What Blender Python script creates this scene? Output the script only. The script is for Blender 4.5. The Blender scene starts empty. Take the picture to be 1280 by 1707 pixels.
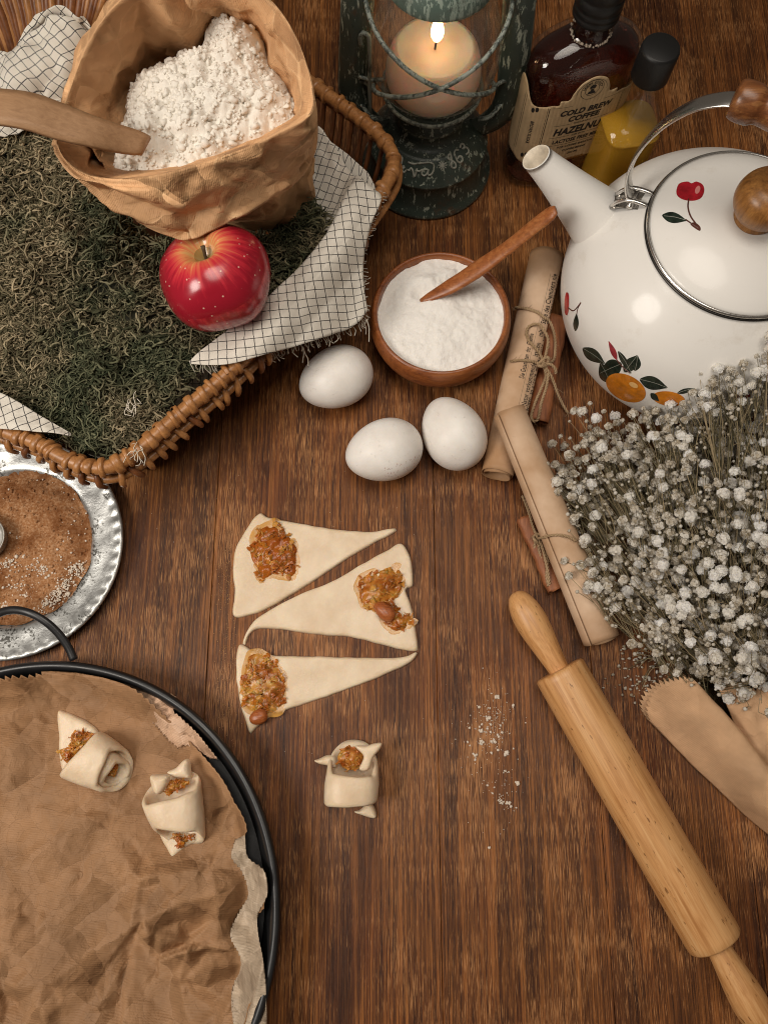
import bpy, bmesh, math, random
import numpy as np
from mathutils import Vector, Matrix, geometry
from mathutils.bvhtree import BVHTree

SC = bpy.context.scene
COL = SC.collection
rng = np.random.default_rng(7)
random.seed(7)

# ------------------------------------------------------------------ camera, world, lamps, exposure
TILT, FPX, CAMZ = math.radians(15.0), 1282.0, 600.0     # all lengths in this script are millimetres, scaled to metres when linked
cam_d = bpy.data.cameras.new("camera")
cam = bpy.data.objects.new("camera", cam_d); COL.objects.link(cam)
cam.location = (0, 0, CAMZ / 1000); cam.rotation_euler = (TILT, 0, 0)
cam_d.sensor_fit = 'VERTICAL'; cam_d.sensor_height = 36.0; cam_d.sensor_width = 27.0
cam_d.lens = FPX / 1707.0 * 36.0
cam_d.clip_start = 0.01; cam_d.clip_end = 50
SC.camera = cam

W = bpy.data.worlds.new("World"); SC.world = W; W.use_nodes = True
bgn = W.node_tree.nodes['Background']
bgn.inputs['Color'].default_value = (1.0, 0.84, 0.68, 1)
bgn.inputs['Strength'].default_value = 0.085

def area_lamp(name, loc, target, size, power, color, size_y=None):
    d = bpy.data.lights.new(name, 'AREA'); d.shape = 'DISK'; d.energy = power; d.color = color; d.size = size
    if size_y: d.shape = 'ELLIPSE'; d.size_y = size_y
    o = bpy.data.objects.new(name, d); COL.objects.link(o)
    o.location = loc
    o.rotation_euler = (Vector(target) - Vector(loc)).to_track_quat('-Z', 'Y').to_euler()
    return o
area_lamp("window_lamp", (-0.74, -0.12, 0.86), (0.0, 0.16, 0.0), 0.46, 8.0, (1.0, 0.925, 0.83))
area_lamp("room_lamp", (0.02, 0.30, 1.35), (0.0, 0.12, 0.0), 0.75, 2.9, (1.0, 0.91, 0.80)).data.spread = math.radians(100)

SC.view_settings.view_transform = 'Standard'; SC.view_settings.look = 'None'
SC.view_settings.exposure = 0.0; SC.view_settings.gamma = 1.0
SC.render.engine = 'CYCLES'
SC.cycles.use_denoising = True
try: SC.cycles.denoiser = 'OPENIMAGEDENOISE'
except Exception: pass
SC.cycles.filter_width = 1.05
try: SC.cycles.denoising_prefilter = 'FAST'
except Exception: pass
SC.cycles.max_bounces = 8; SC.cycles.transparent_max_bounces = 12
SC.cycles.caustics_reflective = False; SC.cycles.caustics_refractive = False
SC.cycles.sample_clamp_indirect = 4.0

# ------------------------------------------------------------------ geometry helpers
ct, st = math.cos(TILT), math.sin(TILT)
def P(u, v, z=0.0):
    """the point at height z that stands where the photograph shows (u, v)"""
    u = np.asarray(u, float); v = np.asarray(v, float); z = np.asarray(z, float)
    a = (u - 640) / FPX; b = (853.5 - v) / FPX
    s = (CAMZ - z) / (ct - b * st)
    return np.stack(np.broadcast_arrays(a * s, s * (b * ct + st), z), -1)
def PP(pts):
    pts = np.asarray(pts, float); return P(pts[:, 0], pts[:, 1], pts[:, 2])
def PZ(pts, z):
    pts = np.asarray(pts, float); return P(pts[:, 0], pts[:, 1], z)
def ray(u, v):
    a = (u - 640) / FPX; b = (853.5 - v) / FPX
    return Vector((a, b * ct + st, b * st - ct)).normalized()

def _hash(ix, iy, iz, seed):
    h = (ix.astype(np.int64) * 73856093) ^ (iy.astype(np.int64) * 19349663) ^ (iz.astype(np.int64) * 83492791) ^ (seed * 2654435)
    h = (h ^ (h >> 13)) * 1274126177; h = h & 0x7fffffff
    h = (h ^ (h >> 11)) * 1103515245 & 0x7fffffff
    return (h & 0xffff) / 65535.0
def vnoise(p, scale, seed=0):
    """value noise in -1..1 at points p (n,3) or (n,2), feature size = scale"""
    p = np.asarray(p, float) / scale
    if p.shape[-1] == 2: p = np.concatenate([p, np.zeros(p.shape[:-1] + (1,))], -1)
    i = np.floor(p); f = p - i; f = f * f * f * (f * (f * 6 - 15) + 10); i = i.astype(np.int64)
    r = 0
    for dx in (0, 1):
        for dy in (0, 1):
            for dz in (0, 1):
                w = (f[..., 0] if dx else 1 - f[..., 0]) * (f[..., 1] if dy else 1 - f[..., 1]) * (f[..., 2] if dz else 1 - f[..., 2])
                r = r + w * _hash(i[..., 0] + dx, i[..., 1] + dy, i[..., 2] + dz, seed)
    return r * 2 - 1
def fbm(p, scale, octs=3, seed=0):
    r = 0; a = 1.0
    for k in range(octs):
        r = r + a * vnoise(p, scale / 2 ** k, seed + 17 * k); a *= 0.5
    return r
def worley(p, scale, seed=0):
    p = np.asarray(p, float)[..., :2] / scale
    i = np.floor(p).astype(np.int64); best = np.full(p.shape[:-1], 9.0)
    z = np.zeros_like(i[..., 0])
    for dx in (-1, 0, 1):
        for dy in (-1, 0, 1):
            cx, cy = i[..., 0] + dx, i[..., 1] + dy
            px = cx + _hash(cx, cy, z, seed); py = cy + _hash(cx, cy, z, seed + 91)
            best = np.minimum(best, np.hypot(p[..., 0] - px, p[..., 1] - py))
    return best
def cr(pts, n, closed=False):
    """n points along a Catmull-Rom curve, evenly spaced"""
    p = np.asarray(pts, float); m = len(p)
    if closed: q = np.concatenate([p[-1:], p, p[:2]]); segs = m
    else: q = np.concatenate([2 * p[:1] - p[1:2], p, 2 * p[-1:] - p[-2:-1]]); segs = m - 1
    out = []
    for k in range(segs):
        a, b, c, d = q[k:k + 4]
        for t in np.linspace(0, 1, 16, endpoint=False):
            out.append(0.5 * (2 * b + (c - a) * t + (2 * a - 5 * b + 4 * c - d) * t * t + (3 * b - a - 3 * c + d) * t ** 3))
    out.append(q[1] if closed else p[-1]); out = np.array(out)
    L = np.r_[0, np.cumsum(np.linalg.norm(np.diff(out, axis=0), axis=1))]
    s = np.linspace(0, L[-1], n + 1)[:-1] if closed else np.linspace(0, L[-1], n)
    return np.stack([np.interp(s, L, out[:, k]) for k in range(p.shape[1])], 1)
def lin(pts, n):
    p = np.asarray(pts, float)
    L = np.r_[0, np.cumsum(np.linalg.norm(np.diff(p, axis=0), axis=1))]
    s = np.linspace(0, L[-1], n)
    return np.stack([np.interp(s, L, p[:, k]) for k in range(p.shape[1])], 1)

def grid(G, wu=False, wv=False):
    """G (m,n,3) -> verts, quads; wu wraps the first axis, wv the second"""
    m, n = G.shape[:2]; idx = np.arange(m * n).reshape(m, n)
    if wu: idx = np.concatenate([idx, idx[:1]], 0)
    if wv: idx = np.concatenate([idx, idx[:, :1]], 1)
    F = np.stack([idx[:-1, :-1], idx[:-1, 1:], idx[1:, 1:], idx[1:, :-1]], -1).reshape(-1, 4)
    return G.reshape(-1, 3), F.tolist()
def join(*parts):
    V, F, n = [], [], 0
    for v, f in parts:
        v = np.asarray(v); V.append(v); F += [[i + n for i in q] for q in f]; n += len(v)
    return np.concatenate(V), F
def frames(path):
    path = np.asarray(path, float); t = np.gradient(path, axis=0)
    t /= np.linalg.norm(t, axis=1)[:, None] + 1e-12
    r = np.array([0, 0, 1.0]) if abs(t[0][2]) < 0.9 else np.array([1.0, 0, 0])
    N = []
    for k in range(len(path)):
        r = r - t[k] * r.dot(t[k]); r /= np.linalg.norm(r) + 1e-12; N.append(r)
    N = np.array(N); return t, N, np.cross(t, N)
def tube(path, rad, sides=8, cap=True, flat=1.0, rag=0.0, twist=0.0):
    path = np.asarray(path, float); n = len(path)
    rad = np.broadcast_to(np.asarray(rad, float), (n,))
    t, N, B = frames(path)
    a = np.linspace(0, 2 * math.pi, sides, endpoint=False)
    a2 = a[None, :] + twist * np.arange(n)[:, None]
    R = rad[:, None] * (1 + (rag * rng.uniform(-1, 1, (n, sides)) if rag else 0))
    G = path[:, None] + R[..., None] * (np.cos(a2)[..., None] * N[:, None] * flat + np.sin(a2)[..., None] * B[:, None])
    V, F = grid(G, wv=True)
    if cap: F = F + [list(range(sides))[::-1], list(range((n - 1) * sides, n * sides))]
    return V, F
def lathe(prof, segs=64, o=(0, 0, 0), ax=(0, 0, 1), wob=0.0):
    """revolve (r, h) pairs round the axis ax through o"""
    ax = np.asarray(ax, float); ax = ax / np.linalg.norm(ax)
    e1 = np.cross(ax, [0, 1, 0]) if abs(ax[1]) < 0.9 else np.cross(ax, [1, 0, 0])
    e1 = e1 / np.linalg.norm(e1); e2 = np.cross(ax, e1)
    prof = np.asarray(prof, float); a = np.linspace(0, 2 * math.pi, segs, endpoint=False)
    G = np.asarray(o, float) + prof[:, None, 1:2] * ax + prof[:, None, 0:1] * (np.cos(a)[None, :, None] * e1 + np.sin(a)[None, :, None] * e2)
    V, F = grid(G, wv=True)
    if prof[0, 0] > 1e-6 and False: F.append(list(range(segs))[::-1])
    return V, F
def coons(top, bottom, left, right):
    """patch between four curves, top/bottom (n,k), left/right (m,k); left runs from top[0] to bottom[0]"""
    n, m = len(top), len(left)
    u = np.linspace(0, 1, n)[None, :, None]; v = np.linspace(0, 1, m)[:, None, None]
    T, Bt, L, R = (np.asarray(x, float) for x in (top, bottom, left, right))
    return ((1 - v) * T[None] + v * Bt[None] + (1 - u) * L[:, None] + u * R[:, None]
            - ((1 - u) * (1 - v) * T[0] + u * (1 - v) * T[-1] + (1 - u) * v * Bt[0] + u * v * Bt[-1]))
def inside(poly, q):
    poly = np.asarray(poly); x, y = q[:, 0], q[:, 1]; r = np.zeros(len(q), bool)
    a = poly; b = np.roll(poly, -1, 0)
    for (x1, y1), (x2, y2) in zip(a[:, :2], b[:, :2]):
        if y1 == y2: continue
        c = (y1 > y) != (y2 > y)
        r ^= c & (x < (x2 - x1) * (y - y1) / (y2 - y1) + x1)
    return r
def edge_dist(poly, q):
    a = np.asarray(poly)[:, :2]; b = np.roll(a, -1, 0); d = np.full(len(q), 1e9)
    for p1, p2 in zip(a, b):
        e = p2 - p1; l = e.dot(e) + 1e-12
        t = np.clip(((q - p1) @ e) / l, 0, 1)
        d = np.minimum(d, np.hypot(*(q - p1 - t[:, None] * e).T))
    return d
def fill2d(outline, step, rings=()):
    """triangulate the inside of a 2-D outline with extra points every `step` and at the given distances from the edge"""
    out = np.asarray(outline, float)[:, :2]
    lo, hi = out.min(0), out.max(0)
    X, Y = np.meshgrid(np.arange(lo[0] + step / 2, hi[0], step), np.arange(lo[1] + step / 2, hi[1], step))
    X = X + (np.arange(X.shape[0])[:, None] % 2) * step * 0.5
    q = np.stack([X.ravel(), Y.ravel()], 1); q = q + rng.uniform(-.18, .18, q.shape) * step
    q = q[inside(out, q)]; rmax = max(rings) if rings else 0
    d = edge_dist(out, q); q = q[d > max(step * 0.45, rmax + step * 0.3)]
    ext = [q]
    nrm = np.roll(out, -1, 0) - np.roll(out, 1, 0); nrm = np.stack([-nrm[:, 1], nrm[:, 0]], 1)
    nrm /= np.linalg.norm(nrm, axis=1)[:, None] + 1e-9
    area = 0.5 * np.sum(out[:, 0] * np.roll(out[:, 1], -1) - np.roll(out[:, 0], -1) * out[:, 1])
    if area < 0: nrm = -nrm
    for r in rings:
        c = out + nrm * r
        ok = inside(out, c); c = c[ok]
        c = c[edge_dist(out, c) > r * 0.85]; ext.append(c)
    allp = np.concatenate([out] + ext); n = len(out)
    res = geometry.delaunay_2d_cdt([Vector(p) for p in allp], [], [list(range(n)) if area > 0 else list(range(n))[::-1]], 1, 1e-5)
    V = np.array([(p.x, p.y) for p in res[0]]); F = [list(f) for f in res[2]]
    return V, F
class Facets:
    """crumpled paper: a raster of the linear interpolation of random heights on random points"""
    def __init__(s, lo, hi, spacing, amp, seed, res=1.0, blur=1):
        r = np.random.default_rng(seed); s.lo = np.array(lo, float) - spacing; hi = np.array(hi, float) + spacing; s.res = res
        nx, ny = ((hi - s.lo) / res).astype(int) + 2; s.A = np.zeros((nx, ny))
        k = int(np.prod((hi - s.lo) / spacing)) + 8
        pts = s.lo + r.uniform(0, 1, (k, 2)) * (hi - s.lo)
        cor = np.array([s.lo - 2, [hi[0] + 4, s.lo[1] - 2], hi + 4, [s.lo[0] - 2, hi[1] + 4]]); pts = np.concatenate([pts, cor])
        h = r.uniform(-1, 1, len(pts)) * amp
        t = geometry.delaunay_2d_cdt([Vector(p) for p in pts], [], [], 0, 1e-6)
        hv = np.array([h[o[0]] if o else 0 for o in t[3]]); pv = np.array([(v.x, v.y) for v in t[0]])
        for f in t[2]:
            a, b, c = (pv[i] for i in f); ha, hb, hc = (hv[i] for i in f)
            i0 = np.maximum(((np.minimum(np.minimum(a, b), c) - s.lo) / res).astype(int) - 1, 0)
            i1 = np.minimum(((np.maximum(np.maximum(a, b), c) - s.lo) / res).astype(int) + 2, [nx, ny])
            if (i1 <= i0).any(): continue
            X, Y = np.meshgrid(np.arange(i0[0], i1[0]) * res + s.lo[0], np.arange(i0[1], i1[1]) * res + s.lo[1], indexing='ij')
            D = (b[1] - c[1]) * (a[0] - c[0]) + (c[0] - b[0]) * (a[1] - c[1])
            if abs(D) < 1e-9: continue
            w1 = ((b[1] - c[1]) * (X - c[0]) + (c[0] - b[0]) * (Y - c[1])) / D
            w2 = ((c[1] - a[1]) * (X - c[0]) + (a[0] - c[0]) * (Y - c[1])) / D
            m = (w1 >= -.001) & (w2 >= -.001) & (w1 + w2 <= 1.001)
            s.A[i0[0]:i1[0], i0[1]:i1[1]][m] = (w1 * ha + w2 * hb + (1 - w1 - w2) * hc)[m]
        for _ in range(blur):
            A = s.A; s.A = (A + np.roll(A, 1, 0) + np.roll(A, -1, 0) + np.roll(A, 1, 1) + np.roll(A, -1, 1)) / 5
    def __call__(s, q):
        f = (np.asarray(q)[..., :2] - s.lo) / s.res; n = np.array(s.A.shape) - 2
        f = np.clip(f, 0, n - 1e-3); i = f.astype(int); f = f - i
        A = s.A; x, y = i[..., 0], i[..., 1]; u, v = f[..., 0], f[..., 1]
        return (A[x, y] * (1 - u) + A[x + 1, y] * u) * (1 - v) + (A[x, y + 1] * (1 - u) + A[x + 1, y + 1] * u) * v

# ------------------------------------------------------------------ object helpers
ORG = {}
def tag(o, label=None, cat=None, group=None, kind=None):
    if label: o['label'] = label
    if cat: o['category'] = cat
    if group: o['group'] = group
    if kind: o['kind'] = kind
    return o
def thing(name, label, cat, base, group=None, rot=None, kind=None):
    o = bpy.data.objects.new(name, None); COL.objects.link(o); o.empty_display_size = 0.02
    base = np.asarray(base, float); o.location = base / 1000
    if rot is not None: o.rotation_euler = rot
    ORG[o.name] = base if rot is None else np.zeros(3)
    return tag(o, label, cat, group, kind)
def mesh_data(name, V, F, mat, smooth=True, uv=None, flip=False):
    V = np.asarray(V, float) / 1000.0
    me = bpy.data.meshes.new(name)
    if flip: F = [f[::-1] for f in F]
    if len(F) > 20000 and all(len(f) == len(F[0]) for f in F[:1]) and isinstance(F, np.ndarray):
        k = F.shape[1]
        me.vertices.add(len(V)); me.vertices.foreach_set('co', V.ravel())
        me.loops.add(F.size); me.loops.foreach_set('vertex_index', F.ravel().astype(np.int32))
        me.polygons.add(len(F)); me.polygons.foreach_set('loop_start', np.arange(0, F.size, k, dtype=np.int32))
        me.update(calc_edges=True)
    else:
        me.from_pydata(V.tolist(), [], F if isinstance(F, list) else F.tolist()); me.update()
    if smooth: me.polygons.foreach_set('use_smooth', np.ones(len(me.polygons), bool))
    if uv is not None:
        l = me.uv_layers.new(name='UVMap'); vi = np.empty(len(me.loops), np.int32); me.loops.foreach_get('vertex_index', vi)
        l.data.foreach_set('uv', np.asarray(uv, float)[vi].ravel())
    if mat is not None:
        for m in (mat if isinstance(mat, (list, tuple)) else [mat]): me.materials.append(m)
    return me
def obj(name, VF, mat, parent=None, smooth=True, uv=None, flip=False, base=None, sharp=None):
    V, F = VF; V = np.asarray(V, float)
    if parent is not None: o0 = ORG[parent.name]
    else:
        o0 = np.array([V[:, 0].mean(), V[:, 1].mean(), V[:, 2].min()]) if base is None else np.asarray(base, float)
    me = mesh_data(name, V - o0, F, mat, smooth, uv, flip)
    o = bpy.data.objects.new(name, me); COL.objects.link(o)
    if parent is not None: o.parent = parent
    else: o.location = o0 / 1000
    ORG[o.name] = o0
    if sharp: me.set_sharp_from_angle(angle=math.radians(sharp))
    return o
def mod_solid(o, t, off=-1.0):
    m = o.modifiers.new('solid', 'SOLIDIFY'); m.thickness = t / 1000; m.offset = off; return o
def mod_sub(o, lv=1):
    m = o.modifiers.new('sub', 'SUBSURF'); m.levels = lv; m.render_levels = lv; return o
def bvh(VF):
    return BVHTree.FromPolygons([Vector(v) for v in np.asarray(VF[0])], VF[1])
EYE = Vector((0, 0, CAMZ))
def cast(tree, u, v, off=0.3):
    hit = tree.ray_cast(EYE, ray(u, v))
    if hit[0] is None: return None
    n = hit[1]
    if n.dot(ray(u, v)) > 0: n = -n
    return np.array(hit[0] + n * off)
def print_on(tree, outline, step=4.0, off=0.3):
    """a thin printed shape lying on the surface `tree`: outline as the photograph shows it"""
    V, F = fill2d(outline, step)
    W_, ok = [], []
    for p in V:
        c = cast(tree, p[0], p[1], off); ok.append(c is not None); W_.append(c if c is not None else (0, 0, 0))
    return np.array(W_), [f for f in F if all(ok[i] for i in f)]
def line_on(tree, pts, rad, n=24, off=0.2, sides=5, smooth=True):
    q = cr(pts, n) if smooth else lin(pts, n)
    w = [cast(tree, p[0], p[1], off) for p in q]; w = [x for x in w if x is not None]
    if len(w) < 2: return np.zeros((0, 3)), []
    return tube(np.array(w), rad, sides)

# ------------------------------------------------------------------ material helpers
class M:
    def __init__(s, name, color=(.5, .5, .5), rough=.5, metal=0.0, spec=.5, **kw):
        s.m = bpy.data.materials.new(name); s.m.use_nodes = True; s.nt = s.m.node_tree
        s.b = s.nt.nodes['Principled BSDF']; s.out = s.nt.nodes['Material Output']
        s.set('Base Color', (*color, 1)); s.set('Roughness', rough); s.set('Metallic', metal); s.set('Specular IOR Level', spec)
        for k, v in kw.items(): s.set(k.replace('_', ' '), v)
        s._tc = None
    def set(s, k, v):
        if hasattr(v, 'is_linked') or isinstance(v, bpy.types.NodeSocket): s.nt.links.new(v, s.b.inputs[k])
        else: s.b.inputs[k].default_value = v
    def node(s, t, **kw):
        n = s.nt.nodes.new(t)
        for k, v in kw.items(): setattr(n, k, v)
        return n
    def link(s, a, b): s.nt.links.new(a, b)
    def co(s, kind='Object', scale=(1, 1, 1), rot=(0, 0, 0)):
        """texture coordinates in millimetres, times scale"""
        if s._tc is None: s._tc = s.node('ShaderNodeTexCoord')
        mp = s.node('ShaderNodeMapping'); k = 1000.0 if kind == 'Object' else 1.0
        mp.inputs['Scale'].default_value = tuple(k * x for x in scale); mp.inputs['Rotation'].default_value = rot
        s.link(s._tc.outputs[kind], mp.inputs['Vector']); return mp.outputs['Vector']
    def noise(s, vec, scale=1.0, detail=3.0, rough=.55, dist=0.0):
        n = s.node('ShaderNodeTexNoise'); n.inputs['Scale'].default_value = scale; n.inputs['Detail'].default_value = detail
        n.inputs['Roughness'].default_value = rough; n.inputs['Distortion'].default_value = dist
        s.link(vec, n.inputs['Vector']); return n.outputs['Fac']
    def vor(s, vec, scale=1.0, feature='F1', out='Distance'):
        n = s.node('ShaderNodeTexVoronoi'); n.feature = feature; n.inputs['Scale'].default_value = scale
        s.link(vec, n.inputs['Vector']); return n.outputs[out]
    def wave(s, vec, scale=1.0, dist=0.0, detail=2.0, dirn='X', dscale=1.0):
        n = s.node('ShaderNodeTexWave'); n.bands_direction = dirn; n.inputs['Scale'].default_value = scale
        n.inputs['Distortion'].default_value = dist; n.inputs['Detail'].default_value = detail; n.inputs['Detail Scale'].default_value = dscale
        s.link(vec, n.inputs['Vector']); return n.outputs['Fac']
    def ramp(s, fac, stops, interp='LINEAR'):
        n = s.node('ShaderNodeValToRGB'); r = n.color_ramp; r.interpolation = interp
        while len(r.elements) < len(stops): r.elements.new(0.5)
        for e, (p, c) in zip(r.elements, stops):
            e.position = p; e.color = (*c, 1) if isinstance(c, (tuple, list)) else (c, c, c, 1)
        s.link(fac, n.inputs['Fac']); return n.outputs['Color']
    def mix(s, fac, a, b, mode='MIX'):
        n = s.node('ShaderNodeMix', data_type='RGBA', blend_type=mode); n.clamp_factor = True
        for i, x in ((0, fac), (6, a), (7, b)):
            if isinstance(x, bpy.types.NodeSocket): s.link(x, n.inputs[i])
            elif i == 0: n.inputs[0].default_value = x
            else: n.inputs[i].default_value = (*x, 1)
        return n.outputs[2]
    def math(s, op, a, b=0.0, c=None):
        n = s.node('ShaderNodeMath', operation=op)
        for i, x in enumerate((a, b) if c is None else (a, b, c)):
            if isinstance(x, bpy.types.NodeSocket): s.link(x, n.inputs[i])
            else: n.inputs[i].default_value = x
        return n.outputs[0]
    def bump(s, h, strength=.5, dist=.3, normal=None):
        n = s.node('ShaderNodeBump'); n.inputs['Strength'].default_value = strength; n.inputs['Distance'].default_value = dist / 1000
        s.link(h, n.inputs['Height'])
        if normal is not None: s.link(normal, n.inputs['Normal'])
        s.link(n.outputs['Normal'], s.b.inputs['Normal']); return n.outputs['Normal']
    def rand(s):
        n = s.node('ShaderNodeNewGeometry'); return n.outputs['Random Per Island']
    def orand(s):
        n = s.node('ShaderNodeObjectInfo'); return n.outputs['Random']
    def sep(s, vec):
        n = s.node('ShaderNodeSeparateXYZ'); s.link(vec, n.inputs[0]); return n.outputs

def wood(name, dark, mid, light, axis=1, rough=.45, grain=1.0, streak=.5, pits=0.0):
    m = M(name, rough=rough)
    long_, across = 0.02 * grain, 0.35 * grain
    sc = [across] * 3; sc[axis] = long_
    n1 = m.noise(m.co(scale=sc), 1.0, 4, .6, .6)
    sc2 = [across * 4] * 3; sc2[axis] = long_ * 3
    n2 = m.noise(m.co(scale=sc2), 1.0, 3, .6)
    n3 = m.noise(m.co(scale=(.018, .018, .018)), 1.0, 3)
    c = m.ramp(n1, [(.25, dark), (.5, mid), (.78, light)])
    c = m.mix(m.math('MULTIPLY', m.ramp(n2, [(.42, 0.0), (.62, 1.0)]), streak), c, dark)
    c = m.mix(m.math('MULTIPLY', m.ramp(n3, [(.35, 0.0), (.7, 1.0)]), .35), c, light)
    if pits:
        pn = m.noise(m.co(scale=[.5 if i != axis else .12 for i in range(3)]), 1.0, 2)
        c = m.mix(m.math('MULTIPLY', m.ramp(pn, [(.66, 0.0), (.72, 1.0)]), pits), c, tuple(x * .5 for x in dark))
        ps_ = m.noise(m.co(scale=[.16 if i != axis else .022 for i in range(3)]), 1.0, 5, .7)
        c = m.mix(m.math('MULTIPLY', m.ramp(ps_, [(.63, 0.0), (.70, 1.0)]), pits * .6), c, tuple(x * .5 for x in dark))
    m.set('Base Color', c); m.bump(n2, .25, .25); return m

def plain(name, color, rough=.5, var=.25, scale=.12, bump=.15, bscale=.8, bdist=.3, metal=0.0, **kw):
    """a colour with soft variation and fine relief"""
    m = M(name, color, rough, metal, **kw)
    n = m.noise(m.co(scale=(scale,) * 3), 1.0, 4, .6)
    m.set('Base Color', m.mix(m.ramp(n, [(.3, 0.0), (.7, 1.0)]), tuple(x * (1 - var) for x in color), tuple(min(1, x * (1 + var * .6)) for x in color)))
    if bump: m.bump(m.noise(m.co(scale=(bscale,) * 3), 1.0, 3), bump, bdist)
    return m
def thin_glass(name, tint=(1, 1, 1), rough=0.0, haze=0.0):
    m = M(name); nt = m.nt; nt.nodes.remove(m.b)
    t = m.node('ShaderNodeBsdfTransparent'); t.inputs['Color'].default_value = (*tint, 1)
    g = m.node('ShaderNodeBsdfGlossy'); g.inputs['Roughness'].default_value = rough
    f = m.node('ShaderNodeLayerWeight'); f.inputs['Blend'].default_value = 0.5
    k = m.math('ADD', m.math('MULTIPLY', m.math('POWER', f.outputs['Facing'], 4.0), 0.8), 0.05)
    x = m.node('ShaderNodeMixShader'); m.link(k, x.inputs[0]); m.link(t.outputs[0], x.inputs[1]); m.link(g.outputs[0], x.inputs[2])
    o = x.outputs[0]
    if haze:                                                             # a faint film painted on in place of the weak reflections
        d = m.node('ShaderNodeBsdfDiffuse'); d.inputs['Color'].default_value = (.6, .56, .5, 1); y = m.node('ShaderNodeMixShader')
        m.link(m.math('MULTIPLY', m.noise(m.co(scale=(.05, .05, .05)), 1.0, 4), haze * 2), y.inputs[0]); m.link(o, y.inputs[1]); m.link(d.outputs[0], y.inputs[2]); o = y.outputs[0]
    m.link(o, m.out.inputs['Surface']); return m
def emit(name, color, strength):
    m = M(name); m.set('Base Color', (0, 0, 0, 1)); m.set('Emission Color', (*color, 1)); m.set('Emission Strength', strength); return m
# ------------------------------------------------------------------ the table top: planks laid side by side
def table_mat():
    m = M("table_wood", rough=.42, spec=.25)
    o = m.orand(); c0 = m.co()
    warp = m.noise(m.co(scale=(.02, .006, .02)), 1.0, 3)
    n1 = m.noise(m.co(scale=(.16, .011, .16)), 1.0, 5, .62, .9)           # broad grain
    n2 = m.noise(m.co(scale=(2.4, .042, 1.0)), 1.0, 4, .6, .3)          # fine lines
    n3 = m.noise(m.co(scale=(.012, .008, .012)), 1.0, 4, .6)              # blotches
    fl = m.noise(m.co(scale=(2.5, .070, 1.0)), 1.0, 3, .6)                # pale filled pores
    n4 = m.noise(m.co(scale=(.55, .0045, .5)), 1.0, 4, .6, .4)             # long streaks
    n5 = m.noise(m.co(scale=(.045, .0035, .045)), 1.0, 3, .55, .5)          # dark heart bands
    fm = m.noise(m.co(scale=(.020, .012, .02)), 1.0, 3, .6)              # where the pores are filled
    c = m.ramp(n1, [(.26, (.050, .0135, .0038)), (.5, (.215, .065, .0150)), (.72, (.43, .158, .038))])
    c = m.mix(m.ramp(n3, [(.36, 0.0), (.66, .75)]), c, (.39, .150, .038))
    c = m.mix(m.ramp(n4, [(.44, .60), (.58, 0.0)]), c, (.030, .0095, .0045))
    c = m.mix(m.ramp(n5, [(.36, .62), (.52, 0.0)]), c, (.022, .0075, .0042))
    c = m.mix(m.ramp(n4, [(.58, 0.0), (.72, .4)]), c, (.30, .122, .042))
    n6 = m.noise(m.co(scale=(.26, .0022, .2)), 1.0, 4, .6, .5)               # drying cracks
    crk = m.ramp(m.math('ABSOLUTE', m.math('SUBTRACT', n6, .5)), [(.0, .9), (.012, 0.0)])
    c = m.mix(crk, c, (.012, .0042, .0025))
    lm = m.ramp(m.noise(m.co(scale=(.03, .006, .03)), 1.0, 3), [(.38, .25), (.62, 1.0)])
    c = m.mix(m.math('MULTIPLY', m.ramp(n2, [(.38, .85), (.54, 0.0)]), lm), c, (.016, .0052, .0030))
    fs = m.math('ADD', fl, m.math('MULTIPLY', m.math('SUBTRACT', fm, .5), .62))
    flk = m.ramp(fs, [(.56, 0.0), (.66, .85)])
    c = m.mix(flk, c, (.50, .235, .090))
    k = m.math('ADD', .82, m.math('MULTIPLY', o, .34))
    h = m.node('ShaderNodeHueSaturation'); m.link(c, h.inputs['Color']); m.link(k, h.inputs['Value'])
    m.set('Base Color', h.outputs[0])
    m.set('Roughness', m.ramp(n3, [(.3, .52), (.7, .38)]))
    hgt = m.math('ADD', m.math('MULTIPLY', n2, .8), m.math('MULTIPLY', fl, .6))
    m.bump(hgt, .75, .5); return m
TABLE = table_mat()
table = thing("table", None, None, (0, 0, 0), kind='structure')
joints = [-640, -520, -430, -338, -238.5, -135.5, 40.5, 158.5, 265, 372, 480, 600]
for k, (x0, x1) in enumerate(zip(joints[:-1], joints[1:])):
    g = .06 if k not in (5, 7) else .25                              # half of the open joint
    prof = [(x0 + .1, -18), (x0 + .1, -1.5), (x0 + g, -.5), (x0 + g + .45, 0), (x1 - g - .3, 0), (x1 - g, -.5), (x1 - .1, -1.5), (x1 - .1, -18)]
    ys = np.linspace(-260, 1150, 30)
    wob = vnoise(np.stack([ys * 0 + k * 50, ys], 1), 90, k) * .25
    G = np.array([[(x + w * (1 if i < 4 else 1), y, z) for i, (x, z) in enumerate(prof)] for y, w in zip(ys, wob * 0)])
    V, F = grid(G); obj("plank", (V, F), TABLE.m, table, smooth=False, flip=True)
obj("underside", grid(np.array([[(-640, -260, -18.5), (600, -260, -18.5)], [(-640, 1150, -18.5), (600, 1150, -18.5)]])), TABLE.m, table)

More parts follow.
